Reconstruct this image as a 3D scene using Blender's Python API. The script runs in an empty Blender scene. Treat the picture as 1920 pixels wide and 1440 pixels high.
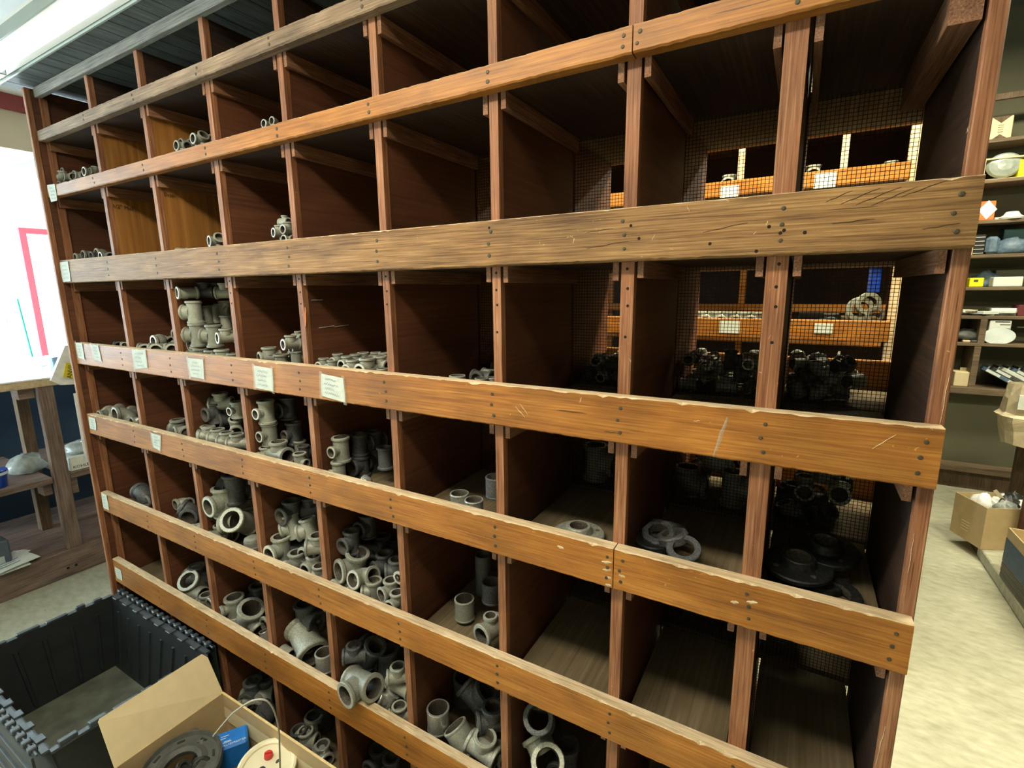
import bpy, math, random
from mathutils import Vector, Matrix, Quaternion
random.seed(7)
SC = bpy.context.scene
COL = SC.collection
V = Vector
R = math.radians
H = 1.50            # height of the measuring origin above the floor

# ------------------------------------------------------------------ camera
RT = V((0.8652, 0.5013, -0.0105)); FW = V((-0.4924, 0.8500, -0.1866))
_y, _p, _r = -0.52505057, -0.18773764, -0.01116811
FW = V((math.sin(_y) * math.cos(_p), math.cos(_y) * math.cos(_p), math.sin(_p)))
_r0 = V((math.cos(_y), -math.sin(_y), 0)); _u0 = _r0.cross(FW)
RT = math.cos(_r) * _r0 + math.sin(_r) * _u0
UP = -math.sin(_r) * _r0 + math.cos(_r) * _u0
EYE = V((2.20952438, -0.89794599, 0.17899178 + H))
FPX = 929.213
cam = bpy.data.cameras.new('camera'); co = bpy.data.objects.new('camera', cam); COL.objects.link(co)
m = Matrix((RT, UP, -FW)).transposed().to_4x4(); m.translation = EYE
co.matrix_world = m
cam.lens = FPX / 1920 * 36; cam.sensor_width = 36; cam.sensor_fit = 'HORIZONTAL'; cam.clip_start = .02; cam.clip_end = 60
SC.camera = co

def at(u, v, ax, val):
    """point seen at pixel (u, v) where it meets the plane axis=val (world metres)"""
    d = RT * ((u - 960) / FPX) - UP * ((v - 720) / FPX) + FW
    return EYE + d * ((val - EYE[ax]) / d[ax])
def depth_of(p): return (p - EYE).dot(FW)

# ------------------------------------------------------------------ world, lights, exposure
W = bpy.data.worlds.new('world'); SC.world = W; W.use_nodes = True
W.node_tree.nodes['Background'].inputs[0].default_value = (.75, .86, 1, 1)
W.node_tree.nodes['Background'].inputs[1].default_value = .6
SC.view_settings.view_transform = 'Standard'; SC.view_settings.look = 'None'
SC.view_settings.exposure = 0.0; SC.view_settings.gamma = 1; SC.view_settings.use_curve_mapping = False
def area(name, loc, aim, sx, sy, power, color):
    l = bpy.data.lights.new(name, 'AREA'); l.shape = 'RECTANGLE'; l.size = sx; l.size_y = sy; l.energy = power; l.color = color
    o = bpy.data.objects.new(name, l); COL.objects.link(o); o.location = loc
    d = (V(aim) - V(loc)).normalized(); o.rotation_euler = d.to_track_quat('-Z', 'Y').to_euler(); return o
WARM = (1, .87, .66)
# fluorescent troffer in the front aisle, above and behind the photographer
area('aisle_lamp_light', (1.35, -.88, 2.56), (1.35, -.88, 0), 1.5, .16, 36, WARM)
# next troffers along the same row, nearer the shop front and the back
area('aisle_lamp_light', (3.9, 1.2, 3.0), (3.9, 1.2, 0), 1.2, .3, 85, (1, .90, .64))
area('aisle_lamp_light', (3.3, 3.2, 3.4), (3.3, 3.4, 0), 1.2, .3, 82, (1, .90, .64))
# aisle behind the bins
area('rear_aisle_light', (1.9, 1.22, 2.62), (1.9, 1.22, 0), 2.4, .2, 60, (1, .86, .55))
# daylight from the shop windows at the far end
area('shop_window_light', (-4.05, -1.6, 1.5), (0, -.6, 1.1), 2.6, 1.9, 110, (.68, .86, 1))
area('door_daylight', (-4.0, 1.4, 1.4), (-1.4, .8, .9), .9, 1.7, 130, (.78, .92, 1))

area('wall_fill_light', (-3.2, -3.0, 1.6), (-4.2, 1.4, 1.5), 1.8, 2.0, 420, (.74, .9, 1)).data.spread = R(75)  # added light aimed at the left wall to whiten it

# ------------------------------------------------------------------ materials
MATS = {}
def nm(name):
    mt = bpy.data.materials.new(name); mt.use_nodes = True; MATS[name] = mt
    nt = mt.node_tree; b = nt.nodes['Principled BSDF']; return mt, nt, b
def N(nt, t, **k):
    n = nt.nodes.new(t)
    for a, v in k.items():
        if a.startswith('i_'):
            n.inputs[a[2:].replace('_', ' ')].default_value = v
        else: setattr(n, a, v)
    return n
def ramp(nt, stops):
    r = nt.nodes.new('ShaderNodeValToRGB'); e = r.color_ramp.elements
    while len(e) < len(stops): e.new(.5)
    for q, (p, c) in zip(e, stops): q.position = p; q.color = tuple(c) + (1,) if len(c) == 3 else c
    return r
def lin(h):
    c = [int(h[i:i + 2], 16) / 255 for i in (0, 2, 4)]
    return tuple(x / 12.92 if x <= .04045 else ((x + .055) / 1.055) ** 2.4 for x in c)
def plain(name, col, rough=.6, metal=0, noise=.12, scale=12, bump=0, emit=None, alpha=None, trans=0, spec=.5):
    mt, nt, b = nm(name)
    if isinstance(col, str): col = lin(col)
    tc = N(nt, 'ShaderNodeTexCoord'); nz = N(nt, 'ShaderNodeTexNoise'); nz.inputs['Scale'].default_value = scale; nz.inputs['Detail'].default_value = 5
    nt.links.new(tc.outputs['Object'], nz.inputs['Vector'])
    r = ramp(nt, [(.3, [x * (1 - noise) for x in col]), (.7, [min(1, x * (1 + noise)) for x in col])])
    nt.links.new(nz.outputs['Fac'], r.inputs[0]); nt.links.new(r.outputs[0], b.inputs['Base Color'])
    b.inputs['Roughness'].default_value = rough; b.inputs['Metallic'].default_value = metal; b.inputs['Specular IOR Level'].default_value = spec
    if trans: b.inputs['Transmission Weight'].default_value = trans
    if alpha is not None: b.inputs['Alpha'].default_value = alpha
    if bump:
        bp = N(nt, 'ShaderNodeBump'); bp.inputs['Strength'].default_value = bump; bp.inputs['Distance'].default_value = .004
        nt.links.new(nz.outputs['Fac'], bp.inputs['Height']); nt.links.new(bp.outputs[0], b.inputs['Normal'])
    if emit:
        b.inputs['Emission Color'].default_value = tuple(emit[0]) + (1,); b.inputs['Emission Strength'].default_value = emit[1]
    return mt
def wood(name, dark, mid, light, axis='x', grain=1., checks=1., rough=.5, bump=.25, stain=.35, coat=0., gs=1., scratch=.5):
    """sawn timber: fine fibre streaks along `axis`, broad growth bands, stains and light scratches"""
    mt, nt, b = nm(name); L = nt.links.new
    dark, mid, light = [lin(c) if isinstance(c, str) else c for c in (dark, mid, light)]
    tc = N(nt, 'ShaderNodeTexCoord')
    def mapped(sl, sc):
        mp = N(nt, 'ShaderNodeMapping'); s = [sc * gs] * 3; s['xyz'.index(axis)] = sl * gs
        mp.inputs['Scale'].default_value = s; L(tc.outputs['Object'], mp.inputs['Vector']); return mp
    def noise(mp, scale, det=6, dist=0):
        n = N(nt, 'ShaderNodeTexNoise'); n.inputs['Scale'].default_value = scale; n.inputs['Detail'].default_value = det; n.inputs['Distortion'].default_value = dist
        L(mp.outputs[0], n.inputs['Vector']); return n
    fine = noise(mapped(1.0, 42), 9, 8, .3); broad = noise(mapped(.55, 4.5), 5, 4, 1.2); blot = noise(mapped(3.5, 7), 1.6, 6, .5)
    mixf = N(nt, 'ShaderNodeMath', operation='MULTIPLY'); mixf.inputs[1].default_value = .68; L(fine.outputs['Fac'], mixf.inputs[0])
    ma = N(nt, 'ShaderNodeMath', operation='MULTIPLY_ADD'); ma.inputs[1].default_value = .32; L(broad.outputs['Fac'], ma.inputs[0]); L(mixf.outputs[0], ma.inputs[2])
    r = ramp(nt, [(.38, dark), (.48, mid), (.52, mid), (.62, light)]); L(ma.outputs[0], r.inputs[0])
    # stains
    rs = ramp(nt, [(.35, (1 - stain,) * 3), (.6, (1, 1, 1))]); L(blot.outputs['Fac'], rs.inputs[0])
    mul = N(nt, 'ShaderNodeMix', data_type='RGBA', blend_type='MULTIPLY'); mul.inputs[0].default_value = 1; L(r.outputs[0], mul.inputs[6]); L(rs.outputs[0], mul.inputs[7])
    # dark checks along the grain
    ck = noise(mapped(2.2, 75), 3.1, 2, .2); rc = ramp(nt, [(.70, (0, 0, 0)), (.74, (checks,) * 3)]); L(ck.outputs['Fac'], rc.inputs[0])
    m2 = N(nt, 'ShaderNodeMix', data_type='RGBA'); L(rc.outputs[0], m2.inputs[0]); L(mul.outputs[2], m2.inputs[6]); m2.inputs[7].default_value = tuple(x * .45 for x in dark) + (1,)
    # pale scuffs
    sn = noise(mapped(9, 14), 4, 2, 3); rr = ramp(nt, [(.735, (0, 0, 0)), (.76, (scratch,) * 3)]); L(sn.outputs['Fac'], rr.inputs[0])
    m3 = N(nt, 'ShaderNodeMix', data_type='RGBA'); L(rr.outputs[0], m3.inputs[0]); L(m2.outputs[2], m3.inputs[6]); m3.inputs[7].default_value = tuple(min(1, x * 1.5 + .06) for x in light) + (1,)
    L(m3.outputs[2], b.inputs['Base Color'])
    b.inputs['Roughness'].default_value = rough; b.inputs['Coat Weight'].default_value = coat; b.inputs['Coat Roughness'].default_value = .3; b.inputs['Specular IOR Level'].default_value = .35
    bp = N(nt, 'ShaderNodeBump'); bp.inputs['Strength'].default_value = bump; bp.inputs['Distance'].default_value = .002
    L(ma.outputs[0], bp.inputs['Height']); L(bp.outputs[0], b.inputs['Normal'])
    return mt
wood('rail_wood', '885622', 'a46a28', 'b87f38', 'x', rough=.5, coat=.15, stain=.32)
wood('rail_wood_tan', '664828', '8c6a40', 'aa8656', 'x', rough=.6, stain=.35, bump=.7)
wood('rail_wood_grey', '6e5a46', '8d7860', 'a8937a', 'x', rough=.6, stain=.35, bump=.6)
wood('worn_lit_wood', 'b09470', 'd0bb96', 'e8d8ba', 'x', rough=.8, stain=.2, gs=2)  # raw worn timber, also the pale of lamp-lit rail tops and far posts
wood('post_wood', '754a30', '956444', 'b08260', 'z', rough=.55, stain=.3)
wood('post_wood_gold', '96602a', 'bd8440', 'd8a860', 'z', rough=.55, stain=.25)
wood('panel_wood', '563524', '643e28', '704630', 'y', rough=.6, stain=.4, gs=.35, scratch=.0, checks=.1, bump=.1)
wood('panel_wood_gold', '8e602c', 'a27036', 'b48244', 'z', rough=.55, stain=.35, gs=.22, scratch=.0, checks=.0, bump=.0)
wood('panel_shade', '281a12', '38261a', '4a3424', 'y', rough=.8, stain=.4, gs=.4, scratch=0, checks=.1, bump=.1)  # panel wood darkened to carry the shade inside the bins
wood('board_wood', '64583f', '70644c', '7d7058', 'y', rough=.85, stain=.35, gs=.35, scratch=.1, checks=.1, bump=.1)
wood('cleat_wood', '6a4430', '8a6248', 'a48064', 'y', rough=.7, stain=.3, checks=.3)
wood('soffit_wood', '3c4448', '56605f', '6c7674', 'y', rough=.7, stain=.3)
wood('header_wood', '6e6e6a', '8f908a', 'a7a8a2', 'x', rough=.7, stain=.25)
wood('counter_wood', '5e4e48', '806e64', '9a887a', 'y', rough=.7, stain=.35, gs=.7, checks=.3)
wood('counter_post', '5e4e48', '7c6a60', '948274', 'z', rough=.7, stain=.35, gs=.7, checks=.3)
wood('post_dark_wood', '4a3c30', '64523e', '786650', 'z', rough=.7, stain=.3)
wood('rack_wood', '584c3a', '746450', '8a7a60', 'x', rough=.7, stain=.25, gs=.6, checks=.2)
plain('nail_metal', '4e4a3c', .55, .5, .3, 200)
plain('grain_dark', '46301c', .8)
plain('nail_hole', '1a0c06', .9)
plain('mesh_wire', '241f18', .55, .5, .1)
def galv(name, a, b_, c, rough=.5, metal=.25):
    mt, nt, b = nm(name); L = nt.links.new; tc = N(nt, 'ShaderNodeTexCoord'); oi = N(nt, 'ShaderNodeObjectInfo')
    ad = N(nt, 'ShaderNodeVectorMath', operation='ADD'); L(tc.outputs['Object'], ad.inputs[0]); L(oi.outputs['Location'], ad.inputs[1])
    n1 = N(nt, 'ShaderNodeTexNoise'); n1.inputs['Scale'].default_value = 12; n1.inputs['Detail'].default_value = 6; L(ad.outputs[0], n1.inputs['Vector'])
    r = ramp(nt, [(.33, lin(a)), (.5, lin(b_)), (.68, lin(c))]); L(n1.outputs['Fac'], r.inputs[0])
    hs = N(nt, 'ShaderNodeHueSaturation'); mr = N(nt, 'ShaderNodeMapRange'); mr.inputs[3].default_value = .78; mr.inputs[4].default_value = 1.2
    L(oi.outputs['Random'], mr.inputs[0]); L(mr.outputs[0], hs.inputs['Value']); L(r.outputs[0], hs.inputs['Color']); L(hs.outputs[0], b.inputs['Base Color'])
    b.inputs['Metallic'].default_value = metal; b.inputs['Roughness'].default_value = rough
    n2 = N(nt, 'ShaderNodeTexNoise'); n2.inputs['Scale'].default_value = 220; L(ad.outputs[0], n2.inputs['Vector'])
    bp = N(nt, 'ShaderNodeBump'); bp.inputs['Strength'].default_value = .1; bp.inputs['Distance'].default_value = .0006; L(n2.outputs['Fac'], bp.inputs['Height']); L(bp.outputs[0], b.inputs['Normal'])
    return mt
galv('galvanized', '848980', '969b90', 'a8ac9f')
galv('collar_rim', 'a2a69c', 'bcc0b4', 'd4d6cc', .4, .4)
galv('bore_dark', '3a3732', '524e46', '6a655a', .6, .2)  # dark grey inside the openings
galv('zinc_bright', '9ea39c', 'c0c4be', 'dfe2dc', .3, .6)
galv('black_dim_iron', '3c3f40', '54585a', '6c7072', .55, .3)  # black iron, also grey fittings dimmed by shade deep in the bins
galv('dark_iron', '181a1b', '25282a', '34383a', .5, .3)
plain('white_paint', 'f2f4f2', .6, 0, .02)
plain('cream_paint', 'd9cfb8', .7, 0, .05, 5)
plain('red_paint', 'd8404a', .6, 0, .06)
plain('dark_red_paint', '9a4c50', .7, 0, .1)
plain('olive_wall', '5c5c48', .8, 0, .1, 4)
plain('ceiling_white', 'f4f6f4', .8, 0, .02)
plain('hall_ceiling', '57605c', .85, 0, .12, 3)
plain('paper', 'dfe8e2', .8, 0, .04, 60)
plain('tape_clear', 'cfd6cc', .35, 0, .1, 60, alpha=.25)
plain('card_box', 'c0aa80', .85, 0, .08, 20)
plain('card_pale', 'ddcfa6', .85, 0, .04, 30)
plain('card_edge', 'e0c890', .8, 0, .1, 60)
plain('tote_black', '1d2325', .5, 0, .25, 25)
plain('tote_rim', '39434a', .35, 0, .2, 60)
plain('tote_dusty', '55594c', .85, 0, .35, 14)
plain('blue_plastic', '1f7ad8', .45, 0, .1, 30)
plain('deep_blue', '0d3ea8', .4, 0, .1, 30)
plain('ink_white', 'e4f2f6', .6)
plain('ink_black', '1c1a18', .7)
plain('ink_blue', '58708c', .7)
plain('cream_plastic', 'e8e4c4', .4, 0, .04, 30)
plain('red_plastic', 'd23a34', .35, 0, .05)
plain('grey_plastic', '4c504c', .5, 0, .25, 40)
plain('dark_plastic', '272b2b', .45, 0, .25, 40)
plain('cable_grey', 'a9a79c', .5)
plain('yellow_print', 'd8c832', .6, 0, .1, 40)
plain('bright_yellow', 'e8e610', .5)
plain('orange_print', 'e07a3a', .6, 0, .15, 50)
plain('plastic_bag', 'eef4f2', .3, 0, .12, 25, bump=.6)
plain('clear_bag', 'a9b4ae', .25, 0, .25, 30, bump=.9, alpha=.75)
plain('brown_bag', 'd2c6a8', .8, 0, .15, 25, bump=.8)
plain('haze_blue', '24405c', .7, 0, .15, 4)  # dark blue carries the shade and lens haze under the counter
plain('dark_case', '4d5c66', .5, 0, .1)
plain('broom_green', '0f6e5c', .5)
plain('broom_tip', 'd8b088', .6)
plain('outlet_grey', 'b4c0be', .5)
plain('glass_print_blue', '31506a', .5, 0, .25, 30)
plain('glass_bulb', 'a8b4ac', .2, .2, .15, 30)
plain('blue_grey_box', '5f7688', .5, 0, .3, 40)
plain('teal_box', '2e6468', .5, 0, .2, 30)
plain('maroon_box', '6a2c30', .6, 0, .2, 30)
plain('handle_red', 'a02a28', .5)
plain('tube_glass', 'dfe6de', .35, 0, .03, 10, emit=((.95, 1, .97), 5))  # glow added to brighten the batten and the ceiling near it
plain('lamp_diffuser', 'ffffff', .5, 0, 0, emit=((1, .85, .62), 6))
plain('door_glass', 'e8f4ff', .2, 0, 0, emit=((.86, .95, 1), 2.6))
plain('lamp_shell', 'eef2ee', .5, 0, .02)
plain('lamp_lip', '98a6a0', .5, 0, .05)
# floor: polished old concrete, mottled and scuffed
mt, nt, b = nm('concrete'); L = nt.links.new; tc = N(nt, 'ShaderNodeTexCoord')
n1 = N(nt, 'ShaderNodeTexNoise'); n1.inputs['Scale'].default_value = 2.2; n1.inputs['Detail'].default_value = 9; n1.inputs['Roughness'].default_value = .65; L(tc.outputs['Object'], n1.inputs['Vector'])
mp = N(nt, 'ShaderNodeMapping'); mp.inputs['Rotation'].default_value = (0, 0, .6); mp.inputs['Scale'].default_value = (16, 34, 16); L(tc.outputs['Object'], mp.inputs['Vector'])
n2 = N(nt, 'ShaderNodeTexNoise'); n2.inputs['Scale'].default_value = 1.0; n2.inputs['Detail'].default_value = 5; L(mp.outputs[0], n2.inputs['Vector'])
av = N(nt, 'ShaderNodeMath', operation='MULTIPLY_ADD'); av.inputs[1].default_value = .5; L(n2.outputs['Fac'], av.inputs[0])
hf = N(nt, 'ShaderNodeMath', operation='MULTIPLY'); hf.inputs[1].default_value = .5; L(n1.outputs['Fac'], hf.inputs[0]); L(hf.outputs[0], av.inputs[2])
r = ramp(nt, [(.36, lin('989a84')), (.48, lin('abad98')), (.56, lin('b4b6a2')), (.68, lin('c6c8b4'))]); L(av.outputs[0], r.inputs[0])
vo = N(nt, 'ShaderNodeTexVoronoi'); vo.inputs['Scale'].default_value = 7; L(tc.outputs['Object'], vo.inputs['Vector'])
rv = ramp(nt, [(.03, (.25, .25, .2)), (.05, (1, 1, 1))]); L(vo.outputs['Distance'], rv.inputs[0])
mx = N(nt, 'ShaderNodeMix', data_type='RGBA', blend_type='MULTIPLY'); mx.inputs[0].default_value = .7; L(r.outputs[0], mx.inputs[6]); L(rv.outputs[0], mx.inputs[7]); L(mx.outputs[2], b.inputs['Base Color'])
b.inputs['Roughness'].default_value = .5
plain('note_paper', 'c9d4cc', .7, 0, .05, 30)

# ------------------------------------------------------------------ mesh helpers
class MB:
    def __init__(s): s.v = []; s.f = []; s.m = []; s.sm = []
    def add(s, vs, fs, mi=0, smooth=False, M=None):
        o = len(s.v); s.v += [(M @ V(p)) if M else V(p) for p in vs]
        for f in fs: s.f.append([o + i for i in f]); s.m.append(mi); s.sm.append(smooth)
        return s
    def hexa(s, P, mi=0, M=None):       # 8 corners: bottom 4 ccw, top 4 ccw
        return s.add(P, [(3, 2, 1, 0), (4, 5, 6, 7), (0, 1, 5, 4), (1, 2, 6, 5), (2, 3, 7, 6), (3, 0, 4, 7)], mi, False, M)
    def box(s, a, b, mi=0, M=None, bev=0):
        x0, x1 = sorted((a[0], b[0])); y0, y1 = sorted((a[1], b[1])); z0, z1 = sorted((a[2], b[2]))
        if not bev: return s.hexa([(x0, y0, z0), (x1, y0, z0), (x1, y1, z0), (x0, y1, z0), (x0, y0, z1), (x1, y0, z1), (x1, y1, z1), (x0, y1, z1)], mi, M)
        lo = (x0, y0, z0); hi = (x1, y1, z1); idx = {}; vs = []
        for c in range(8):
            sg = [(c >> k) & 1 for k in range(3)]
            for a_ in range(3):     # vertex lying on face of axis a_
                p = [(hi[k] - bev if sg[k] else lo[k] + bev) for k in range(3)]; p[a_] = hi[a_] if sg[a_] else lo[a_]
                idx[c, a_] = len(vs); vs.append(p)
        fs = []; cen = V([(l + h) / 2 for l, h in zip(lo, hi)])
        def fc(ids):
            pts = [V(vs[i]) for i in ids]; n = (pts[1] - pts[0]).cross(pts[2] - pts[0]); mid = sum(pts, V()) / len(pts)
            fs.append(tuple(ids) if n.dot(mid - cen) > 0 else tuple(reversed(ids)))
        for a_ in range(3):
            b1, b2 = [k for k in range(3) if k != a_]
            for sgn in (0, 1):
                fc([idx[(sgn << a_) | (i << b1) | (j << b2), a_] for i, j in ((0, 0), (1, 0), (1, 1), (0, 1))])
            for i in (0, 1):
                for j in (0, 1):
                    c0 = (i << b1) | (j << b2); c1 = c0 | (1 << a_); fc([idx[c0, b1], idx[c1, b1], idx[c1, b2], idx[c0, b2]])
        for c in range(8): fc([idx[c, 0], idx[c, 1], idx[c, 2]])
        return s.add(vs, fs, mi, False, M)
    def lathe(s, prof, seg=16, M=None, mis=None, sharp=True, closed=False):
        """prof: (radius, z) list; each span gets own rings so rims stay crisp; mis: material per span"""
        for k in range(len(prof) - 1):
            (r0, z0), (r1, z1) = prof[k], prof[k + 1]; vs = []; fs = []
            for i in range(seg):
                a = 2 * math.pi * i / seg; c, sn = math.cos(a), math.sin(a); vs += [(r0 * c, r0 * sn, z0), (r1 * c, r1 * sn, z1)]
            for i in range(seg):
                j = (i + 1) % seg; q = (2 * i, 2 * j, 2 * j + 1, 2 * i + 1)
                fs.append(q)
            s.add(vs, fs, (mis[k] if mis else 0), True, M)
        return s
    def tube(s, pts, r, seg=8, mi=0, caps=True):
        pts = [V(p) for p in pts]; n = len(pts); rings = []; prev = None
        for i, p in enumerate(pts):
            t = (pts[min(i + 1, n - 1)] - pts[max(i - 1, 0)]).normalized()
            if prev is None: a = t.orthogonal().normalized()
            else: a = (prev - t * prev.dot(t)).normalized()
            prev = a; b_ = t.cross(a); rr = r[i] if isinstance(r, (list, tuple)) else r
            rings.append([p + a * (rr * math.cos(2 * math.pi * k / seg)) + b_ * (rr * math.sin(2 * math.pi * k / seg)) for k in range(seg)])
        vs = [q for g in rings for q in g]; fs = []
        for i in range(n - 1):
            for k in range(seg): fs.append((i * seg + k, i * seg + (k + 1) % seg, (i + 1) * seg + (k + 1) % seg, (i + 1) * seg + k))
        s.add(vs, fs, mi, True)
        if caps: s.add(rings[0], [tuple(range(seg - 1, -1, -1))], mi); s.add(rings[-1], [tuple(range(seg))], mi)
        return s
    def build(s, name, mats, parent=None, loc=None, **props):
        me = bpy.data.meshes.new(name); me.from_pydata([tuple(p) for p in s.v], [], s.f)
        for k in (mats if isinstance(mats, (list, tuple)) else [mats]): me.materials.append(MATS[k])
        me.polygons.foreach_set('material_index', s.m); me.polygons.foreach_set('use_smooth', s.sm); me.update()
        return link(name, me, parent, loc, **props)
def link(name, me, parent=None, loc=None, **props):
    o = bpy.data.objects.new(name, me); COL.objects.link(o)
    if loc is not None: o.location = loc
    if parent: o.parent = parent
    for k, v in props.items(): o[k] = v
    return o
def thing(name, label, cat, group=None, loc=(0, 0, 0), rot=None):
    o = bpy.data.objects.new(name, None); COL.objects.link(o); o.location = loc; o.empty_display_size = .05
    if rot: o.rotation_euler = rot
    o['label'] = label; o['category'] = cat
    if group: o['group'] = group
    return o
def tag(o, label, cat, group=None):
    o['label'] = label; o['category'] = cat
    if group: o['group'] = group
    return o
def B(name, a, b, mat, parent=None, bev=0, **p): return MB().box(a, b, bev=bev).build(name, mat, parent, **p)
def struct(name, a, b, mat, **k): return B(name, a, b, mat, None, kind='structure', **k)
def frame(z, x=None):
    """matrix with local Z along z and local X near x"""
    z = V(z).normalized(); x = V(x) if x is not None else (V((1, 0, 0)) if abs(z.x) < .9 else V((0, 1, 0)))
    x = (x - z * x.dot(z)).normalized(); y = z.cross(x); return Matrix((x, y, z)).transposed()
def text(s, size, mat, M, parent, name='lettering', squeeze=1., depth=.0003):
    c = bpy.data.curves.new(name, 'FONT'); c.body = s; c.size = size; c.extrude = depth; c.align_x = 'CENTER'; c.align_y = 'CENTER'; c.resolution_u = 2
    o = bpy.data.objects.new(name, c); COL.objects.link(o); bpy.context.view_layer.update()
    me = bpy.data.meshes.new_from_object(o); bpy.data.objects.remove(o); me.materials.clear(); me.materials.append(MATS[mat])
    if squeeze != 1: me.transform(Matrix.Diagonal((squeeze, 1, 1, 1)))
    me.transform(M)
    return link(name, me, parent)
def facing(p, right, up):      # matrix for text lying in the plane right/up at p
    r_ = V(right).normalized(); u_ = V(up).normalized(); n = r_.cross(u_); m = Matrix((r_, u_, n)).transposed().to_4x4(); m.translation = V(p); return m
# ------------------------------------------------------------------ the room
YW = at(1765, 893, 2, 0).y + .02          # back wall
struct('floor', (-4.3, -3.2, -.1), (7.2, YW + .1, 0), 'concrete')
LW = -4.2
LC = 1.22 + H      # low ceiling of the shop front
HC = 2.25 + H      # high ceiling of the store room
struct('ceiling', (LW, -3.2, LC), (7.2, .74, LC + .1), 'ceiling_white')
struct('ceiling', (LW, .74, HC), (7.2, YW + .1, HC + .1), 'hall_ceiling')
struct('wall_fascia', (-1.5, .74, LC + .1), (7.2, .8, HC), 'hall_ceiling')
struct('wall_back', (-1.5, YW, 0), (7.2, YW + .1, HC), 'olive_wall')
struct('wall_right', (7.1, -3.2, 0), (7.2, YW, HC), 'olive_wall')
struct('wall_front', (-4.2, -3.2, 0), (7.1, -3.1, LC), 'cream_paint')
struct('wall_store', (-1.55, 2.2, 0), (-1.48, YW, HC), 'cream_paint')
struct('wall_left', (LW - .1, -3.2, 0), (LW, 3.6, HC), 'white_paint')
struct('wall_shop', (LW, 3.5, 0), (-1.5, 3.6, HC), 'white_paint')
struct('wall_shop_head', (LW, .74, LC), (-1.5, .8, HC), 'white_paint')
# rear aisle lamp housing
B('lamp_stem', (1.88, 1.20, 2.70), (1.92, 1.24, HC), 'lamp_shell', None, kind='structure')
# picture-rail line high on the far wall
struct('trim_1', (LW, .2, 1.098 + H), (LW + .012, 3.4, 1.106 + H), 'outlet_grey')
# header beam over the counter opening
struct('wall_header', (-1.62, .74 - 1.2, .946 + H), (-1.5, 2.2, 1.14 + H), 'cream_paint')
struct('trim_2', (-1.62, .74 - 1.2, 1.14 + H), (-1.485, 2.2, LC - .001), 'dark_red_paint')
# red-framed glass door at the far end
dr = thing('door_1', 'x', 'x'); del dr['label'], dr['category']; dr['kind'] = 'structure'
dy0 = .966; dz1 = .80 + H
B('door_frame', (LW, dy0, 0), (LW + .05, dy0 + .05, dz1), 'red_paint', dr)
B('door_frame', (LW, dy0 + 1.0, 0), (LW + .05, dy0 + 1.05, dz1), 'red_paint', dr)
B('door_frame', (LW, dy0 + .05, dz1 - .05), (LW + .05, dy0 + 1.0, dz1), 'red_paint', dr)
B('door_pane', (LW, dy0 + .05, .06), (LW + .02, dy0 + 1.0, dz1 - .05), 'door_glass', dr)
# wall outlet, broom
ot = thing('wall_outlet', 'small grey outlet plate on the white wall beside the red door frame', 'outlet')
p = at(8, 608, 0, LW)
B('cover_plate', (LW, p.y - .045, p.z - .06), (LW + .006, p.y + .045, p.z + .06), 'outlet_grey', ot, bev=.002)
for s in (-1, 1): B('socket', (LW + .005, p.y - .018, p.z + s * .026 - .014), (LW + .009, p.y + .018, p.z + s * .026 + .014), 'lamp_lip', ot)
bt = at(27, 541, 0, -3.9); bb = at(64, 683, 0, -3.9); d = (bb - bt).normalized()
br = thing('broom', 'green-handled broom with pale tip leaning near the red door frame', 'broom')
foot = bt + d * ((bt.z - .16) / -d.z)
MB().tube([bt + d * .09, foot], .011, 8).build('handle', 'broom_green', br)
MB().tube([bt, bt + d * .09], .013, 8).build('handle_tip', 'broom_tip', br)
mb = MB(); mb.hexa([foot + V(q) for q in ((-.03, -.15, -.16), (.03, -.15, -.16), (.03, .15, -.16), (-.03, .15, -.16), (-.02, -.1, .02), (.02, -.1, .02), (.02, .1, .02), (-.02, .1, .02))])
mb.build('bristles', 'broom_tip', br)

# troffer lamps (the light of each comes from the area lamp just under its diffuser)
def troffer(x, y, z, lx, ly, label):
    t = thing('ceiling_lamp', label, 'lamp')
    mb = MB(); e = .03
    mb.box((x - lx / 2 - e, y - ly / 2 - e, z), (x + lx / 2 + e, y + ly / 2 + e, z + .05))
    mb.build('housing', 'lamp_shell', t)
    B('diffuser', (x - lx / 2, y - ly / 2, z - .008), (x + lx / 2, y + ly / 2, z), 'lamp_diffuser', t)
troffer(1.35, -.88, LC - .05, 1.6, .2, 'white ceiling strip lamp over the front aisle')
B('lamp_stem', (3.88, 1.18, 3.04), (3.92, 1.22, HC), 'lamp_shell', None, kind='structure')
troffer(3.9, 1.2, 3.02, 1.2, .3, 'hanging ceiling lamp past the bin end panel')
troffer(1.9, 1.22, 2.65, 2.4, .2, 'long ceiling strip lamp over the rear aisle behind the bins')
# fluorescent batten fixed along the soffit edge over the bins (its glow is added to whiten the fixture and ceiling)
zs = .965 + H
fx = thing('fluorescent_fixture', 'white fluorescent batten with one bare tube along the soffit above the bins', 'light fixture')
mb = MB(); mb.box((-.95, -.20, zs + .0), (1.6, -.092, zs + .05), bev=.004); mb.build('housing', 'lamp_shell', fx)
B('lip', (-.95, -.0915, zs - .006), (1.6, -.086, zs + .03), 'lamp_lip', fx)
B('lip', (-.95, -.205, zs - .004), (1.6, -.2005, zs + .03), 'lamp_lip', fx)
MB().tube([(-.26, -.150, zs - .016), (1.0, -.150, zs - .016)], .0125, 12).build('tube', 'tube_glass', fx)
MB().tube([(-.9, -.150, zs - .016), (-.33, -.150, zs - .016)], .0125, 12).build('tube', 'tube_glass', fx)
for x in (-.27, -.34, 1.0): B('lamp_holder', (x - .012, -.172, zs - .032), (x + .012, -.128, zs), 'lamp_lip', fx, bev=.003)

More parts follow.
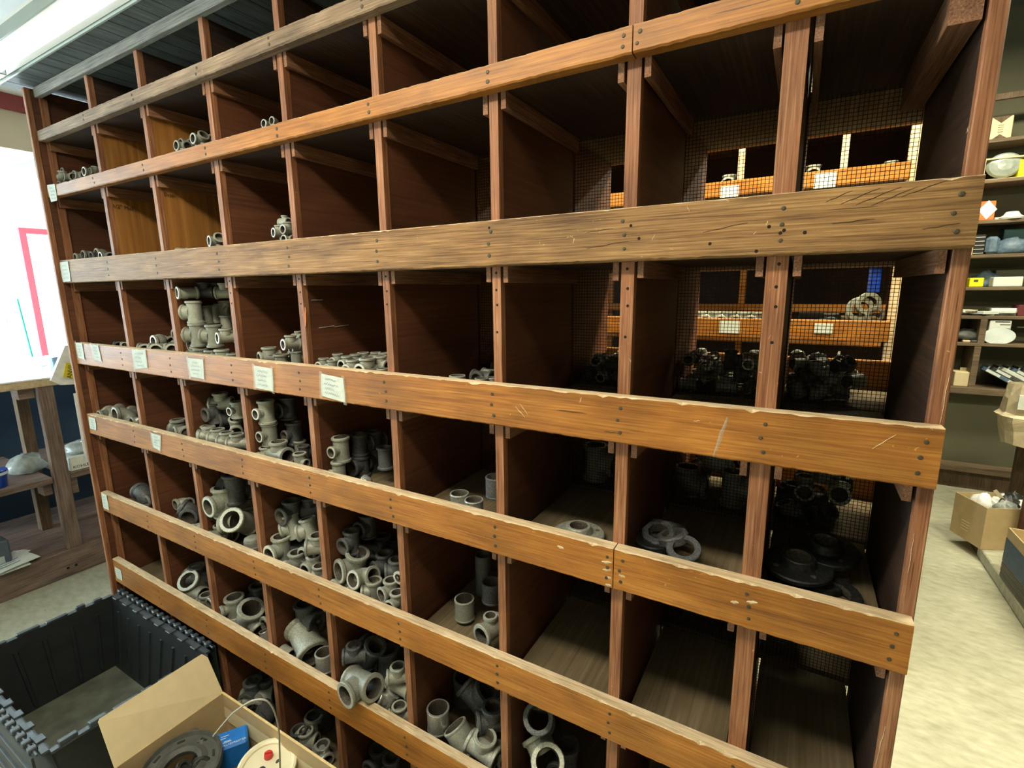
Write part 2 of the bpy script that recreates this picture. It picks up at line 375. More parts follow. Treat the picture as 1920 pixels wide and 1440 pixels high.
# ------------------------------------------------------------------ front bin shelf
ROWT = [None, .801, .597, .3155, -.017, -.3225, -.678, None]
ROWB = [None, .764, .555, .226, -.107, -.410, -.766, None]
DX = [-.421, 0.0, .348, .706, 1.026, 1.344, 1.655, 1.933, 2.173, 2.39]
DXT = [-.421, -.005, .344, .708, 1.028, 1.345, 1.654, 1.934, 2.171, 2.39]   # x at the top
DXB = [-.421, .010, .356, .703, 1.023, 1.342, 1.656, 1.931, 2.174, 2.39]    # x at the floor
DW = [.018, .020, .019, .021, .020, .021, .020, .024, .031, .020]           # thickness
YB = .38           # back of the bins, where the wire mesh is
TOPZ = .925
def rail_z(k, x, top):
    if k == 7:
        a, b = (-1.001, -1.057) if top else (-1.113, -1.159)
        return a + (b - a) * (x + .3) / 2.7 + H
    return (ROWT[k] if top else ROWB[k]) + H
def shelf_z(k, x=1.):      # top of the board behind rail k
    if k == 8: return .03
    return rail_z(k, x, False) + .022
shelf = thing('bin_shelf', 'tall orange-brown wooden shelf of square open bins filling the view', 'shelf')
RT_ = .0255
def board(name, x0, x1, k, mats, seed, chips=1.):
    """front rail: long board with worn, chipped top front edge"""
    rnd = random.Random(seed); n = max(12, int((x1 - x0) / .011)); vs = []; fs = []; mi = []
    c = .003
    for i in range(n + 1):
        x = x0 + (x1 - x0) * i / n; zt = rail_z(k, x, True); zb = rail_z(k, x, False)
        ch = .0012 + chips * (rnd.random() ** 5) * .0055; cz = ch * rnd.uniform(.4, 1.0)
        wb = rnd.uniform(-.0008, .0008)
        vs += [(x, -RT_, zb + c + wb), (x, -RT_, zt - cz), (x, -RT_ + ch, zt), (x, 0, zt), (x, 0, zb), (x, -RT_ + c, zb + wb)]
    for i in range(n):
        for j in range(6):
            a, b_ = i * 6 + j, i * 6 + (j + 1) % 6; fs.append((a, a + 6, b_ + 6, b_) if True else 0); mi.append(1 if j == 1 or (j == 2 and k >= 4) else 0)  # lower rails' tops pale too: dust plus lamp light from above
    fs.append(tuple(range(6))); mi.append(0); fs.append(tuple(n * 6 + j for j in (5, 4, 3, 2, 1, 0))); mi.append(0)
    # slight sawn end
    mb = MB(); mb.v = [V(q) for q in vs]; mb.f = [tuple(f) for f in fs]; mb.m = mi; mb.sm = [False] * len(fs)
    for q, f in enumerate(mb.f):
        pass
    o = mb.build(name, mats, shelf); return o
nail_me = None
def nail(parent, x, z, r=.0045, y=-RT_):
    global nail_me
    if nail_me is None:
        mb = MB(); mb.lathe([(0, .0012), (.6, .0012), (.92, .0008), (1.0, 0)], 10, Matrix.Rotation(R(90), 4, 'X') @ Matrix.Diagonal((1, 1, 1, 1)))
        me = bpy.data.meshes.new('nail_head'); me.from_pydata([tuple(p) for p in mb.v], [], mb.f); me.materials.append(MATS['nail_metal']); nail_me = me
    o = link('nail_head', nail_me, parent, (x, y - .0001, z)); o.scale = (r, 1, r); return o
hole_me = None
def nail_hole(parent, x, z, r=.003):
    global hole_me
    if hole_me is None:
        mb = MB(); mb.lathe([(0, .0006), (1, .0004), (1.25, 0)], 8, Matrix.Rotation(R(90), 4, 'X'))
        me = bpy.data.meshes.new('nail_hole'); me.from_pydata([tuple(p) for p in mb.v], [], mb.f); me.materials.append(MATS['nail_hole']); hole_me = me
    o = link('nail_hole', hole_me, parent, (x, -RT_ - .0001, z)); o.scale = (r, 1, r); return o
RAILS = {}
XR = 2.397
spec = {1: [(-.402, XR, 'rail_wood_grey')], 2: [(-.402, 1.936, 'rail_wood'), (1.938, XR, 'rail_wood')], 3: [(-.402, XR, 'rail_wood_grey')],
        4: [(-.402, XR, 'rail_wood')], 5: [(-.402, 1.930, 'rail_wood'), (1.932, XR, 'rail_wood')], 6: [(-.402, XR, 'rail_wood')], 7: [(-.402, XR, 'rail_wood')]}
nr = random.Random(3)
for k, segs in spec.items():
    for si, (x0, x1, mt_) in enumerate(segs):
        if k == 3: mt_ = 'rail_wood_tan'
        o = board('rail', x0, x1, k, [mt_, 'worn_lit_wood'], k * 10 + si, chips=.5 if k < 4 else 1.)
        RAILS[k, si] = o
        nn = 2 if k in (1, 2) else 3
        for c in range(1, 10):
            xs = [DX[c]] if not (len(segs) > 1 and c == 7) else [DX[c] - .014 if si == 0 else DX[c] + .013]
            if c == 9: xs = [XR - .022]
            for xx in xs:
                if x0 < xx < x1:
                    for j in range(nn):
                        zt, zb = rail_z(k, xx, True), rail_z(k, xx, False); fz = (j + .5) / nn * .78 + .11
                        nail(o, xx + nr.uniform(-.004, .004), zb + (zt - zb) * fz, nr.uniform(.0036, .0044) * (.85 if c > 6 else 1))
for (u, v) in ((1183, 423), (1198, 447), (1331, 457), (1463, 437), (1470, 432), (1509, 436), (1442, 425), (1418, 471), (917, 427)):
    q = at(u, v, 1, -RT_); nail_hole(RAILS[3, 0], q.x, q.z, .0022)
def mark(parent, u0, v0, u1, v1, w0, mat, name='scratch', y=-RT_, w1=None):
    a, b_ = at(u0, v0, 1, y), at(u1, v1, 1, y); n = 5; d = (b_ - a); up = V((0, 0, 1)).lerp(V((1, 0, 0)), .0 if abs(d.x) > abs(d.z) else 1.); vs = []; w1 = w0 if w1 is None else w1
    for i in range(n + 1):
        f = i / n; w = (w0 + (w1 - w0) * f) * (.25 + .75 * math.sin(math.pi * min(max(f, .06), .94))); p = a + d * f + up * (.0006 * math.sin(i * 2.3)); vs += [p - up * w / 2, p + up * w / 2, p + V((0, -.0007, 0))]
    fs = []
    for i in range(n):
        k = i * 3; fs += [(k, k + 3, k + 5, k + 2), (k + 2, k + 5, k + 4, k + 1)]
    MB().add(vs, fs).build(name, mat, parent)
r3, r4, r5b = RAILS[3, 0], RAILS[4, 0], RAILS[5, 1]
for q in ((1548, 379, 1598, 357), (1576, 383, 1650, 352), (1605, 384, 1690, 350), (1633, 386, 1722, 349), (1690, 369, 1775, 338), (1318, 436, 1402, 417), (1100, 436, 1150, 428), (1100, 466, 1178, 452), (1560, 420, 1640, 410), (1730, 430, 1800, 418)):
    mark(r3, *q, .0014, 'grain_dark', 'saw_check')
for q in ((1288, 386, 1293, 397), (1222, 452, 1228, 440), (1436, 424, 1440, 414), (1412, 441, 1418, 434)): mark(r3, *q, .0016, 'worn_lit_wood')
mark(r4, 1364, 782, 1338, 856, .007, 'tape_clear', 'dried_smear'); mark(r4, 1133, 809, 1163, 813, .0016, 'grain_dark', 'saw_check')
for q in ((966, 762, 984, 782), (975, 757, 990, 778), (1090, 745, 1087, 755), (1300, 790, 1313, 789), (1635, 842, 1680, 815), (1740, 800, 1750, 806)): mark(r4, *q, .0018, 'worn_lit_wood')
for q in ((1128, 1053, 1147, 1055), (1130, 1068, 1146, 1069), (1133, 1082, 1146, 1084), (1135, 1096, 1146, 1098), (1045, 1024, 1057, 1028)): mark(RAILS[5, 0], *q, .006, 'worn_lit_wood', 'chipped_wood')
for q in ((1160, 1078, 1172, 1082), (1400, 1128, 1420, 1130), (1370, 1128, 1385, 1130), (1240, 1040, 1243, 1047)): mark(r5b, *q, .006, 'worn_lit_wood', 'chipped_wood')
# dividers with edging posts
for c in range(1, 9):
    xt, x0, xb, w = DXT[c], DX[c], DXB[c], DW[c] / 2
    def xz(z): z -= H; return x0 + (xt - x0) * z / .8 if z > 0 else x0 + (xb - x0) * z / -1.1
    zm = ROWB[3] + .002 + H
    zu = ROWB[1] + .002 + H
    for z0, z1, mt_ in ((0, zm, 'panel_wood'), (zm + .0004, zu, 'panel_wood_gold' if c in (1, 2) else 'panel_wood'), (zu + .0004, TOPZ + H, 'panel_shade')):  # top row's darker wood carries the shade up there
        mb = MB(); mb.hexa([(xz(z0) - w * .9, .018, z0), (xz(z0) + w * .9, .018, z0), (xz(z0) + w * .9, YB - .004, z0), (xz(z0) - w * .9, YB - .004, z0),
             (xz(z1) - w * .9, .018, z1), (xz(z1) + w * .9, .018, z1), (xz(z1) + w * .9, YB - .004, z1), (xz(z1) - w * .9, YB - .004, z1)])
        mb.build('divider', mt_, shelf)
    z0, z1 = 0.0, TOPZ + H
    mb = MB(); mb.hexa([(xz(z0) - w, .0005, z0), (xz(z0) + w, .0005, z0), (xz(z0) + w, .018, z0), (xz(z0) - w, .018, z0),
             (xz(z1) - w, .0005, z1), (xz(z1) + w, .0005, z1), (xz(z1) + w, .018, z1), (xz(z1) - w, .018, z1)])
    mb.build('post', 'post_wood', shelf)
for c in range(3, 9):
    for dz in (-.012, -.047, -.078, -.135)[:3 + (c > 5)]:
        nail_hole(shelf, DX[c] + nr.uniform(-.002, .002), ROWB[3] + H + dz, .0022).location.y = .0002
# end panels
B('end_panel', (-.430, -.020, 0), (-.412, YB, TOPZ + .03 + H), 'panel_wood', shelf)
B('post', (-.430, -.040, 0), (-.412, -.0205, TOPZ + .03 + H), 'post_wood', shelf, bev=.002)
B('end_panel', (2.381, .019, 0), (2.4005, YB, .98 + H), 'panel_shade', shelf)  # inner face darkened: the light fading to black is in its colour
B('post', (2.381, .0005, 0), (2.401, .0188, .98 + H), 'post_wood', shelf, bev=.002)
B('batten', (-.412, .0, 0.03), (-.400, .022, TOPZ + H), 'post_wood', shelf)
mark(shelf, 572, 576, 573, 612, .0055, 'orange_print', 'sticker', 0.0)
for q in ((1782, 690, 1762, 800), (1714, 1000, 1703, 1075), (1660, 1362, 1640, 1440), (1817, 235, 1812, 250), (1736, 1035, 1722, 1120)): mark(shelf, *q, .0009, 'worn_lit_wood', 'scratch', 0.0)
# boards and cleats in every bin
cl_me = {}
for k in range(1, 9):
    for c in range(9):
        xl = DX[c] + DW[c] / 2 + .0008; xr = DX[c + 1] - DW[c + 1] / 2 - .0008
        if c == 0: xl = -.3995
        if c == 8: xr = 2.3805
        zt = shelf_z(k, (xl + xr) / 2)
        lo = .006 if k < 8 else .02
        mb = MB().box((xl + lo, .001, zt - .02), (xr - lo, YB - .006, zt)); mb.m[0] = 1; mb.m[2] = 2; mb.build('shelf_board', ['board_wood', 'panel_shade', 'cleat_wood'], shelf)  # underside darkened: shade below the board put into its colour
        if k < 8:
            for s, xx in ((0, xl), (1, xr)):
                big = .034 if (c == 8 and s == 1 and k == 2) else .011
                h = .05 if (c == 8 and s == 1 and k == 2) else nr.uniform(.030, .036)
                a = xx + (.0045 if s == 0 else -.0045)
                B('cleat', (a, .002, zt - .0205 - h), (a + (big if s == 0 else -big), YB - .01, zt - .0205), 'cleat_wood', shelf)
# header and plank soffit
B('header_board', (-.412, -.012, TOPZ + H), (2.381, .008, TOPZ + .035 + H), 'header_wood', shelf, bev=.002)
npk = 40; x0 = -.49; pw = (2.46 + .49) / npk
for i in range(npk):
    B('soffit_plank', (x0 + i * pw + .001, -.086, TOPZ + .0355 + H + nr.uniform(0, .001)), (x0 + (i + 1) * pw - .001, .70, TOPZ + .055 + H), 'soffit_wood', shelf, bev=.0015)
# hardware cloth across the back of every bin
P_ = .0079; mb = MB(); wr = .0006
xs = -.41
while xs < 2.38:
    mb.add([(xs - wr, YB, .02), (xs + wr, YB, .02), (xs + wr, YB, TOPZ + H), (xs - wr, YB, TOPZ + H), (xs, YB + wr * 1.5, .02), (xs, YB + wr * 1.5, TOPZ + H)], [(0, 1, 2, 3), (1, 4, 5, 2), (4, 0, 3, 5)]); xs += P_
z = .03
while z < TOPZ + H:
    mb.add([(-.41, YB - .0012, z - wr), (2.38, YB - .0012, z - wr), (2.38, YB - .0012, z + wr), (-.41, YB - .0012, z + wr), (-.41, YB, z), (2.38, YB, z)], [(0, 1, 2, 3), (1, 5, 2), (0, 3, 4), (3, 2, 5, 4), (0, 4, 5, 1)]); z += P_
mb.build('wire_mesh', 'mesh_wire', shelf, kind='stuff')
# pencilled words on the bin sides
text('Drain', .015, 'ink_black', facing(at(318, 366, 0, DX[2] + DW[2] / 2 + .0002) , (0, 1, 0), (0, 0, 1)), shelf, 'handwriting')
text('1/2" Mall', .019, 'ink_black', facing(at(231, 389, 0, DX[1] + DW[1] / 2 + .0002), (0, 1, -.05), (0, .05, 1)), shelf, 'handwriting')
# thin bright rods standing in for slits of light at the fifth divider
for u0, v0, u1, v1 in ((584, 563, 605, 562), (598, 615, 627, 611), (628, 613, 654, 609)):
    a = at(u0, v0, 0, DX[4] + DW[4] / 2 + .0004); b_ = at(u1, v1, 0, DX[4] + DW[4] / 2 + .0004)
    MB().tube([a, b_], .0014, 5).build('light_slit', 'zinc_bright', shelf)

# ------------------------------------------------------------------ rear bin shelf, back to back with the first
rear = thing('rear_bin_shelf', 'second bin shelf standing back to back behind the wire mesh', 'shelf')
YR0, YR1 = YB + .004, .67
for c in range(0, 10):
    w = DW[c] / 2; x = DX[c] if c < 9 else 2.44
    if c == 0: x = -.42
    B('divider', (x - w, YR0, 0), (x + w, YR1, TOPZ + H), 'panel_wood', rear)
RB = {}
for k in range(1, 9):
    z = shelf_z(k, 1.8) - (.0 if k < 8 else .0)
    for c in range(9):
        xl = (DX[c] if c else -.42) + DW[c] / 2 + .001; xr = (DX[c + 1] if c < 8 else 2.44) - DW[c + 1] / 2 - .001
        B('shelf_board', (xl, YR0 + .01, z - .02), (xr, YR1, z), 'board_wood', rear)
for k in range(1, 8):
    z = shelf_z(k, 1.8)
    zt = {4: -.012 + H, 3: .30 + H}.get(k, z + .065); B('rail', (-.42, YR1, z - .022), (2.45, YR1 + .02, zt), 'rail_wood', rear, bev=.002)
# ------------------------------------------------------------------ pipe fittings
DIRS = {'U': (0, 0, 1), 'D': (0, 0, -1), 'F': (0, -1, 0), 'B': (0, 1, 0), 'L': (-1, 0, 0), 'R': (1, 0, 0)}
def dv(s):
    v = V()
    wt = 1.
    for ch in s:
        if ch.isdigit(): wt = int(ch) / 10; continue
        v += V(DIRS[ch]) * wt; wt = 1.
    return v.normalized()
def collar_run(L, seg, inner=.70):
    o = [(inner, -L), (.95, -L), (1, -L + .05), (1, -L + .24), (.87, -L + .34), (.84, -L + .6), (.84, L - .6), (.87, L - .34), (1, L - .24), (1, L - .05), (.95, L), (inner, L), (inner - .05, L - .35), (inner - .05, -L + .35), (inner, -L)]
    return o, [2] + [0] * 9 + [2] + [1, 1, 1]
def branch(b, L, start=.74):
    o = [(.84 * b, .45), (.84 * b, L - .42), (.87 * b, L - .34), (b, L - .24), (b, L - .05), (.95 * b, L), (.72 * b, L), (.66 * b, L - .3), (.66 * b, start), (0, start)]
    return o, [0] * 5 + [2] + [1, 1, 1]
SEG = 18
TOX = Matrix.Rotation(R(90), 4, 'Y')
def mk_tee(b=1., L=1.42, Lb=1.5, sides=1):
    mb = MB(); p, m_ = collar_run(L, SEG); mb.lathe(p, SEG, None, m_)
    q, m_ = branch(b, Lb); mb.lathe(q, SEG, TOX, m_)
    if sides == 2: mb.lathe(q, SEG, Matrix.Rotation(R(-90), 4, 'Y'), m_)
    return mb
def mk_elbow(ang=90):
    mb = MB(); n = 7; rb = 1.0; Lc = .62
    # arc in the XZ plane from +Z end to the second end
    end1 = V((0, 0, 0)); pts = []
    cx = V((rb, 0, 0))
    for i in range(n + 1):
        a = R(ang) * i / n; pts.append(cx + V((-rb * math.cos(a), 0, -rb * math.sin(a))))
    off = V((-.35, 0, .35)) if ang == 90 else V((0, 0, .2)); pts = [p + off for p in pts]
    mb.tube(pts, .84, SEG, 0, caps=False)
    for P_, d in ((pts[0], V((0, 0, 1))), (pts[-1], V((math.sin(R(ang)), 0, -math.cos(R(ang)))) if ang != 90 else V((1, 0, 0)))):
        q = [(.84, 0), (.87, .05), (1, .15), (1, .42), (.95, .47), (.72, .47), (.66, .2), (.66, -.3), (0, -.3)]
        M = frame(d).to_4x4(); M.translation = P_; mb.lathe(q, SEG, M, [0] * 4 + [2] + [1] * 3)
    return mb
def mk_coupling(L=1.05, ri=.84):
    mb = MB(); o = [(ri, -L), (.97, -L), (1, -L + .05), (1, -L + .16), (.965, -L + .2), (.965, L - .2), (1, L - .16), (1, L - .05), (.97, L), (ri, L), (ri - .03, L - .2), (ri - .03, -L + .2), (ri, -L)]
    return mb.lathe(o, 24, None, [2] + [0] * 7 + [2] + [1] * 3)
def mk_flange():
    mb = MB(); mb.lathe([(.34, -.08), (.97, -.08), (1, -.05), (1, .05), (.96, .09), (.55, .12), (.47, .34), (.44, .37), (.35, .37), (.33, .3), (.33, -.08)], 32, None, [0] * 8 + [1, 1])
    for k in range(4):
        a = R(90 * k + 35); M = Matrix.Translation((.74 * math.cos(a), .74 * math.sin(a), .112)); mb.lathe([(.105, .0), (.085, .004), (0, .004)], 10, M, [0, 1])
    return mb
def mk_ring():
    mb = MB(); return mb.lathe([(.62, -.16), (.96, -.16), (1, -.1), (1, .1), (.96, .16), (.62, .16), (.6, 0), (.62, -.16)], 22, None, [0] * 5 + [1, 1])
def mk_nut():
    mb = MB(); return mb.lathe([(.62, -.3), (.9, -.3), (1, -.2), (1, .2), (.9, .3), (.62, .3), (.62, -.3)], 8, None, [0] * 5 + [1])
def mk_cap():
    mb = MB(); return mb.lathe([(0, .7), (.5, .66), (.82, .5), (.9, .2), (.92, -.3), (1, -.34), (1, -.6), (.95, -.64), (.78, -.64), (.75, .2), (0, .3)], 20, None, [0] * 8 + [1] * 2)
PROTO = {'tee': (mk_tee(), 'pipe_tee', 'pipe tee'), 'rtee': (mk_tee(.68, 1.4, 1.45), 'pipe_tee', 'reducing pipe tee'), 'ltee': (mk_tee(.9, 1.75, 1.5), 'pipe_tee', 'long pipe tee'),
         'cross': (mk_tee(1, 1.42, 1.5, 2), 'pipe_cross', 'pipe cross'), 'elbow': (mk_elbow(), 'pipe_elbow', 'pipe elbow'), 'coup': (mk_coupling(), 'pipe_coupling', 'pipe coupling'),
         'pipe': (mk_coupling(2.6, .86), 'pipe_nipple', 'short pipe length'), 'bell': (mk_tee(.62, 1.15, 1.35), 'pipe_tee', 'squat bell tee'), 'flange': (mk_flange(), 'pipe_flange', 'four-bolt pipe flange'), 'ring': (mk_ring(), 'pipe_ring', 'pipe ring'),
         'nut': (mk_nut(), 'union_nut', 'union nut'), 'cap': (mk_cap(), 'domed_fitting', 'domed fitting')}
PM = {}
def pmesh(kind, mat):
    if (kind, mat) not in PM:
        mb, nme, _ = PROTO[kind]
        me = bpy.data.meshes.new(nme); me.from_pydata([tuple(p) for p in mb.v], [], mb.f)
        for q in (mat, 'bore_dark', mat if mat in ('black_dim_iron', 'dark_iron') else 'zinc_bright' if mat == 'zinc_bright' else 'collar_rim'): me.materials.append(MATS[q])
        me.polygons.foreach_set('material_index', mb.m); me.polygons.foreach_set('use_smooth', mb.sm); me.update(); PM[kind, mat] = me
    return PM[kind, mat]
MK = {'g': 'galvanized', 'z': 'zinc_bright', 'k': 'black_dim_iron', 'd': 'dark_iron'}
LOOK = {'g': 'grey', 'z': 'shiny', 'k': 'dark', 'd': 'black'}
NUMW = 'zero one two three four five six seven eight nine ten'.split()
ORD = 'zeroth first second third fourth fifth sixth seventh eighth ninth tenth eleventh twelfth thirteenth fourteenth fifteenth sixteenth seventeenth eighteenth nineteenth twentieth twenty-first twenty-second twenty-third twenty-fourth twenty-fifth twenty-sixth twenty-seventh twenty-eighth twenty-ninth thirtieth'.split()
def put(kind, mat, p, r, run='U', br='F', jit=0., rnd=None):
    me = pmesh(kind, MK[mat]); o = bpy.data.objects.new(me.name, me); COL.objects.link(o)
    F = frame(dv(run), dv(br))
    if jit and rnd: F = Matrix.Rotation(rnd.uniform(-jit, jit), 3, 'Z') @ Matrix.Rotation(rnd.uniform(-jit, jit), 3, 'X') @ F
    o.rotation_euler = F.to_euler(); o.scale = (r, r, r); o.location = p
    return o
fr = random.Random(11)
def xdiv(c, zc):
    if c == 0: return -.3995
    if c == 9: return 2.3805
    t = zc - H; return DX[c] + ((DXT[c] - DX[c]) * t / .8 if t > 0 else (DXB[c] - DX[c]) * t / -1.1)
def xlim(col, z):
    a = max(xdiv(col - 1, z - .06), xdiv(col - 1, z + .06)) if col > 1 else -.3995; b_ = min(xdiv(col, z - .06), xdiv(col, z + .06)) if col < 9 else 2.3805
    return a + (DW[col - 1] / 2 + .001 if col > 1 else 0), b_ - (DW[col] / 2 + .001 if col < 9 else 0)
def extents(kind, r, run, br):
    F = frame(dv(run), dv(br)); k = (kind, run, br)
    if k not in EXT:
        vs = [F @ p for p in PROTO[kind][0].v]; EXT[k] = [(min(q[i] for q in vs), max(q[i] for q in vs)) for i in range(3)]
    return [(a * r, b_ * r) for a, b_ in EXT[k]]
EXT = {}
def clamp_in(it, col, floor, ceil, over=False):
    kind, mat, y, run, br, u, v, dp = it
    xl, xr = xlim(col, at(u, v, 1, y).z)
    y = max(y, .002)
    for _ in range(40):
        p = at(u, v, 1, y); r = dp / 2 * depth_of(p) / FPX; e = extents(kind, r, run, br)
        if y + e[1][0] < .001 and not over: y = .0015 - e[1][0]; p = at(u, v, 1, y)
        if p.x + e[0][1] > xr and p.y + e[1][1] < YB - .012: y += .006
        elif p.x + e[0][0] < xl and y + e[1][0] > .004: y -= .004
        else: break
    p = at(u, v, 1, y)
    if p.x + e[0][1] > xr - .001: p.x = xr - .001 - e[0][1]
    if p.x + e[0][0] < xl + .001: p.x = xl + .001 - e[0][0]
    if p.y + e[1][1] > YB - .003: p.y = YB - .003 - e[1][1]
    if p.z + e[2][1] > ceil: p.z = ceil - e[2][1]
    if p.z + e[2][0] < floor + .0005: p.z = floor + .0005 - e[2][0]
    return p, r, e
def bin_fill(col, row, spec, fill=True, filler='tee', sep=6):
    """col 1..9 from the left end, row 2..8 from the top; spec lines: kind mat u v y dpx run branch"""
    xm_ = (DX[col - 1] + DX[col]) / 2; floor = max(shelf_z(row, xm_), shelf_z(row, xm_)) + .001; ceil = shelf_z(row - 1, xm_) - .023
    raw = []
    for ln in spec.strip().split('\n'):
        w = ln.split(); u, v, y, dp = map(float, w[2:6]); raw.append([w[0], w[1], y, w[6], w[7], u, v, dp])
    pl = [clamp_in(t, col, floor, ceil, t[2] < .02) for t in raw]
    for _ in range(sep):       # draw things that sit inside each other apart along the line of sight
        for i in range(len(raw)):
            for j in range(len(raw)):
                if i == j: continue
                (pi, ri, _e), (pj, rj, _f) = pl[i], pl[j]
                gap = .95 * (ri + rj) - (pi - pj).length
                if gap > 0 and (pj.y, j) > (pi.y, i) and pj.y < YB - .06:
                    raw[j][2] = pj.y + min(gap * .8, .03); pl[j] = clamp_in(raw[j], col, floor, ceil)
    items = [[t[0], t[1], p, r, t[3], t[4], t[5], t[6], e] for t, (p, r, e) in zip(raw, pl)]
    items.sort(key=lambda t: t[6]); n = len(items); g = 'fittings in the bin of column %s, row %s' % (NUMW[col], NUMW[row])
    for i, (kind, mat, p, r, run, br, u, v, e) in enumerate(items):
        o = put(kind, mat, p, r, run, br)
        pos = '' if n == 1 else (('left' if i == 0 else 'right') + '-hand' if n == 2 else ('leftmost' if i == 0 else 'rightmost' if i == n - 1 else ORD[i + 1] + ' from left'))
        if n == 1: lab = 'lone %s %s in the bin of column %s, row %s' % (LOOK[mat], PROTO[kind][2], NUMW[col], NUMW[row])
        else: lab = '%s %s, %s in the bin of column %s, row %s' % (LOOK[mat], PROTO[kind][2], pos, NUMW[col], NUMW[row])
        tag(o, lab, 'pipe fitting', g)
    if fill:
        used = [(t[2], t[3]) for t in items]; hid = []
        for kind, mat, p, r, run, br, u, v, e in list(items):
            z = p.z + e[2][0] - r * 1.02
            while z > floor + r * .6:
                c = V((p.x, p.y + fr.uniform(0, .012), max(z, floor + 1.01 * r)))
                if all((c - q).length > .98 * (r + rr) for q, rr in used):
                    rn, bn = fr.choice([('F', 'U'), ('L', 'B'), ('5FR', 'U'), ('F', 'R')]); ee = extents(filler, r, rn, bn)
                    xl, xr = xlim(col, c.z)
                    c.x = min(max(c.x, xl + .001 - ee[0][0]), xr - .001 - ee[0][1]); c.y = min(max(c.y, .002 - ee[1][0]), YB - .003 - ee[1][1])
                    c.z = max(c.z, floor + .0005 - ee[2][0]); hid.append((c, put(filler, 'g' if mat != 'k' else 'k', c, r, rn, bn))); used.append((c, r))
                z -= 2.0 * r
        hid.sort(key=lambda t: t[0].x)
        for i, (c, o) in enumerate(hid): tag(o, 'buried grey fitting, %s from left under the heap, column %s, row %s' % (ORD[i + 1], NUMW[col], NUMW[row]), 'pipe fitting', g)
# row 2 (behind the second rail)
bin_fill(1, 2, """elbow g 116 330 .05 14 L U
tee g 133 333 .06 16 L F
elbow g 148 329 .06 17 F R
ring g 117 321 .05 13 F U
elbow g 166 324 .06 17 L F
elbow g 177 318 .07 14 U F""")
bin_fill(3, 2, """elbow g 340 274 .05 19 F R
tee g 352 271 .10 17 L F
tee g 376 263 .06 20 F 6UR
elbow g 388 260 .11 17 F R""")
bin_fill(4, 2, """elbow z 499 234 .05 16 2UL F
elbow g 514 230 .06 16 L F""")
# row 3
bin_fill(1, 3, """elbow g 150 484 .05 17 L F
elbow g 165 479 .05 18 L F
elbow k 178 481 .05 18 F L
elbow g 190 476 .06 19 L F
tee g 202 481 .06 16 L F""")
bin_fill(3, 3, """elbow g 340 472 .05 15 L B
tee g 408 453 .06 21 9F2L 5UR""")
bin_fill(4, 3, """tee g 525 437 .05 18 9F2L U
tee g 541 431 .06 18 F U
tee g 533 448 .07 20 U B
rtee g 534 417 .06 17 L U""")
# row 4
bin_fill(1, 4, """elbow k 222 648 .05 17 9FL R
elbow g 233 647 .05 13 9FL R""")
bin_fill(2, 4, """tee g 282 655 .04 26 9FL R
tee g 302 655 .045 26 9FL R
elbow g 320 655 .05 24 9FL R
elbow g 298 639 .06 24 L F
tee g 314 640 .08 22 L F
ring g 327 627 .09 20 F U""")
bin_fill(3, 4, """tee g 352 585 .05 29 U 6FL
tee g 357 627 .05 30 U 6FL
tee g 349 549 .06 24 9F2L B
tee g 402 630 .06 30 U 6FL
rtee g 387 590 .12 24 U F
rtee g 401 589 .16 24 U F
rtee g 416 587 .20 25 U F
tee k 383 548 .18 24 9FL U
tee k 404 547 .17 22 9FL U
tee g 423 549 .10 24 9FL U
tee g 425 583 .16 27 U R
tee g 424 633 .05 22 9F2L U
tee g 375 645 .17 25 U F
tee g 385 617 .19 22 U F
tee g 425 608 .13 23 U B
tee g 357 668 .04 26 9FL U
tee g 378 672 .035 25 9FL U
tee g 398 675 .035 25 9FL U
tee g 418 675 .035 27 9FL U
tee g 438 679 .035 22 9FL U""", fill=False, sep=0)
bin_fill(4, 4, """tee g 506 671 .05 27 9F3L U
bell g 528 680 .05 28 U B
tee g 546 645 .045 22 9F2L U
tee g 560 651 .05 22 9F2L U
tee g 556 674 .06 22 U B
rtee g 559 634 .075 18 L U
ring g 543 670 .10 24 9FL U""", fill=False)
bin_fill(5, 4, """tee g 608 686 .03 20 F U
tee g 624 690 .03 20 F U
tee g 634 678 .06 20 F U
tee g 651 683 .05 21 F U
tee g 662 693 .03 25 F U
tee g 690 694 .03 31 F U
tee g 668 680 .10 22 F U
tee g 692 686 .08 24 F U
tee g 714 686 .06 25 L U
coup g 718 702 .03 22 U F
tee g 682 677 .14 22 L U
tee g 705 675 .14 20 L U
tee g 720 676 .12 20 L U""", fill=False)
bin_fill(6, 4, """coup g 858 720 .03 31 U F
tee g 832 716 .05 20 L F
coup g 903 722 .04 26 U F
coup g 921 720 .05 24 U F
tee k 905 708 .20 30 L F
tee g 920 702 .24 24 L F""", fill=False)
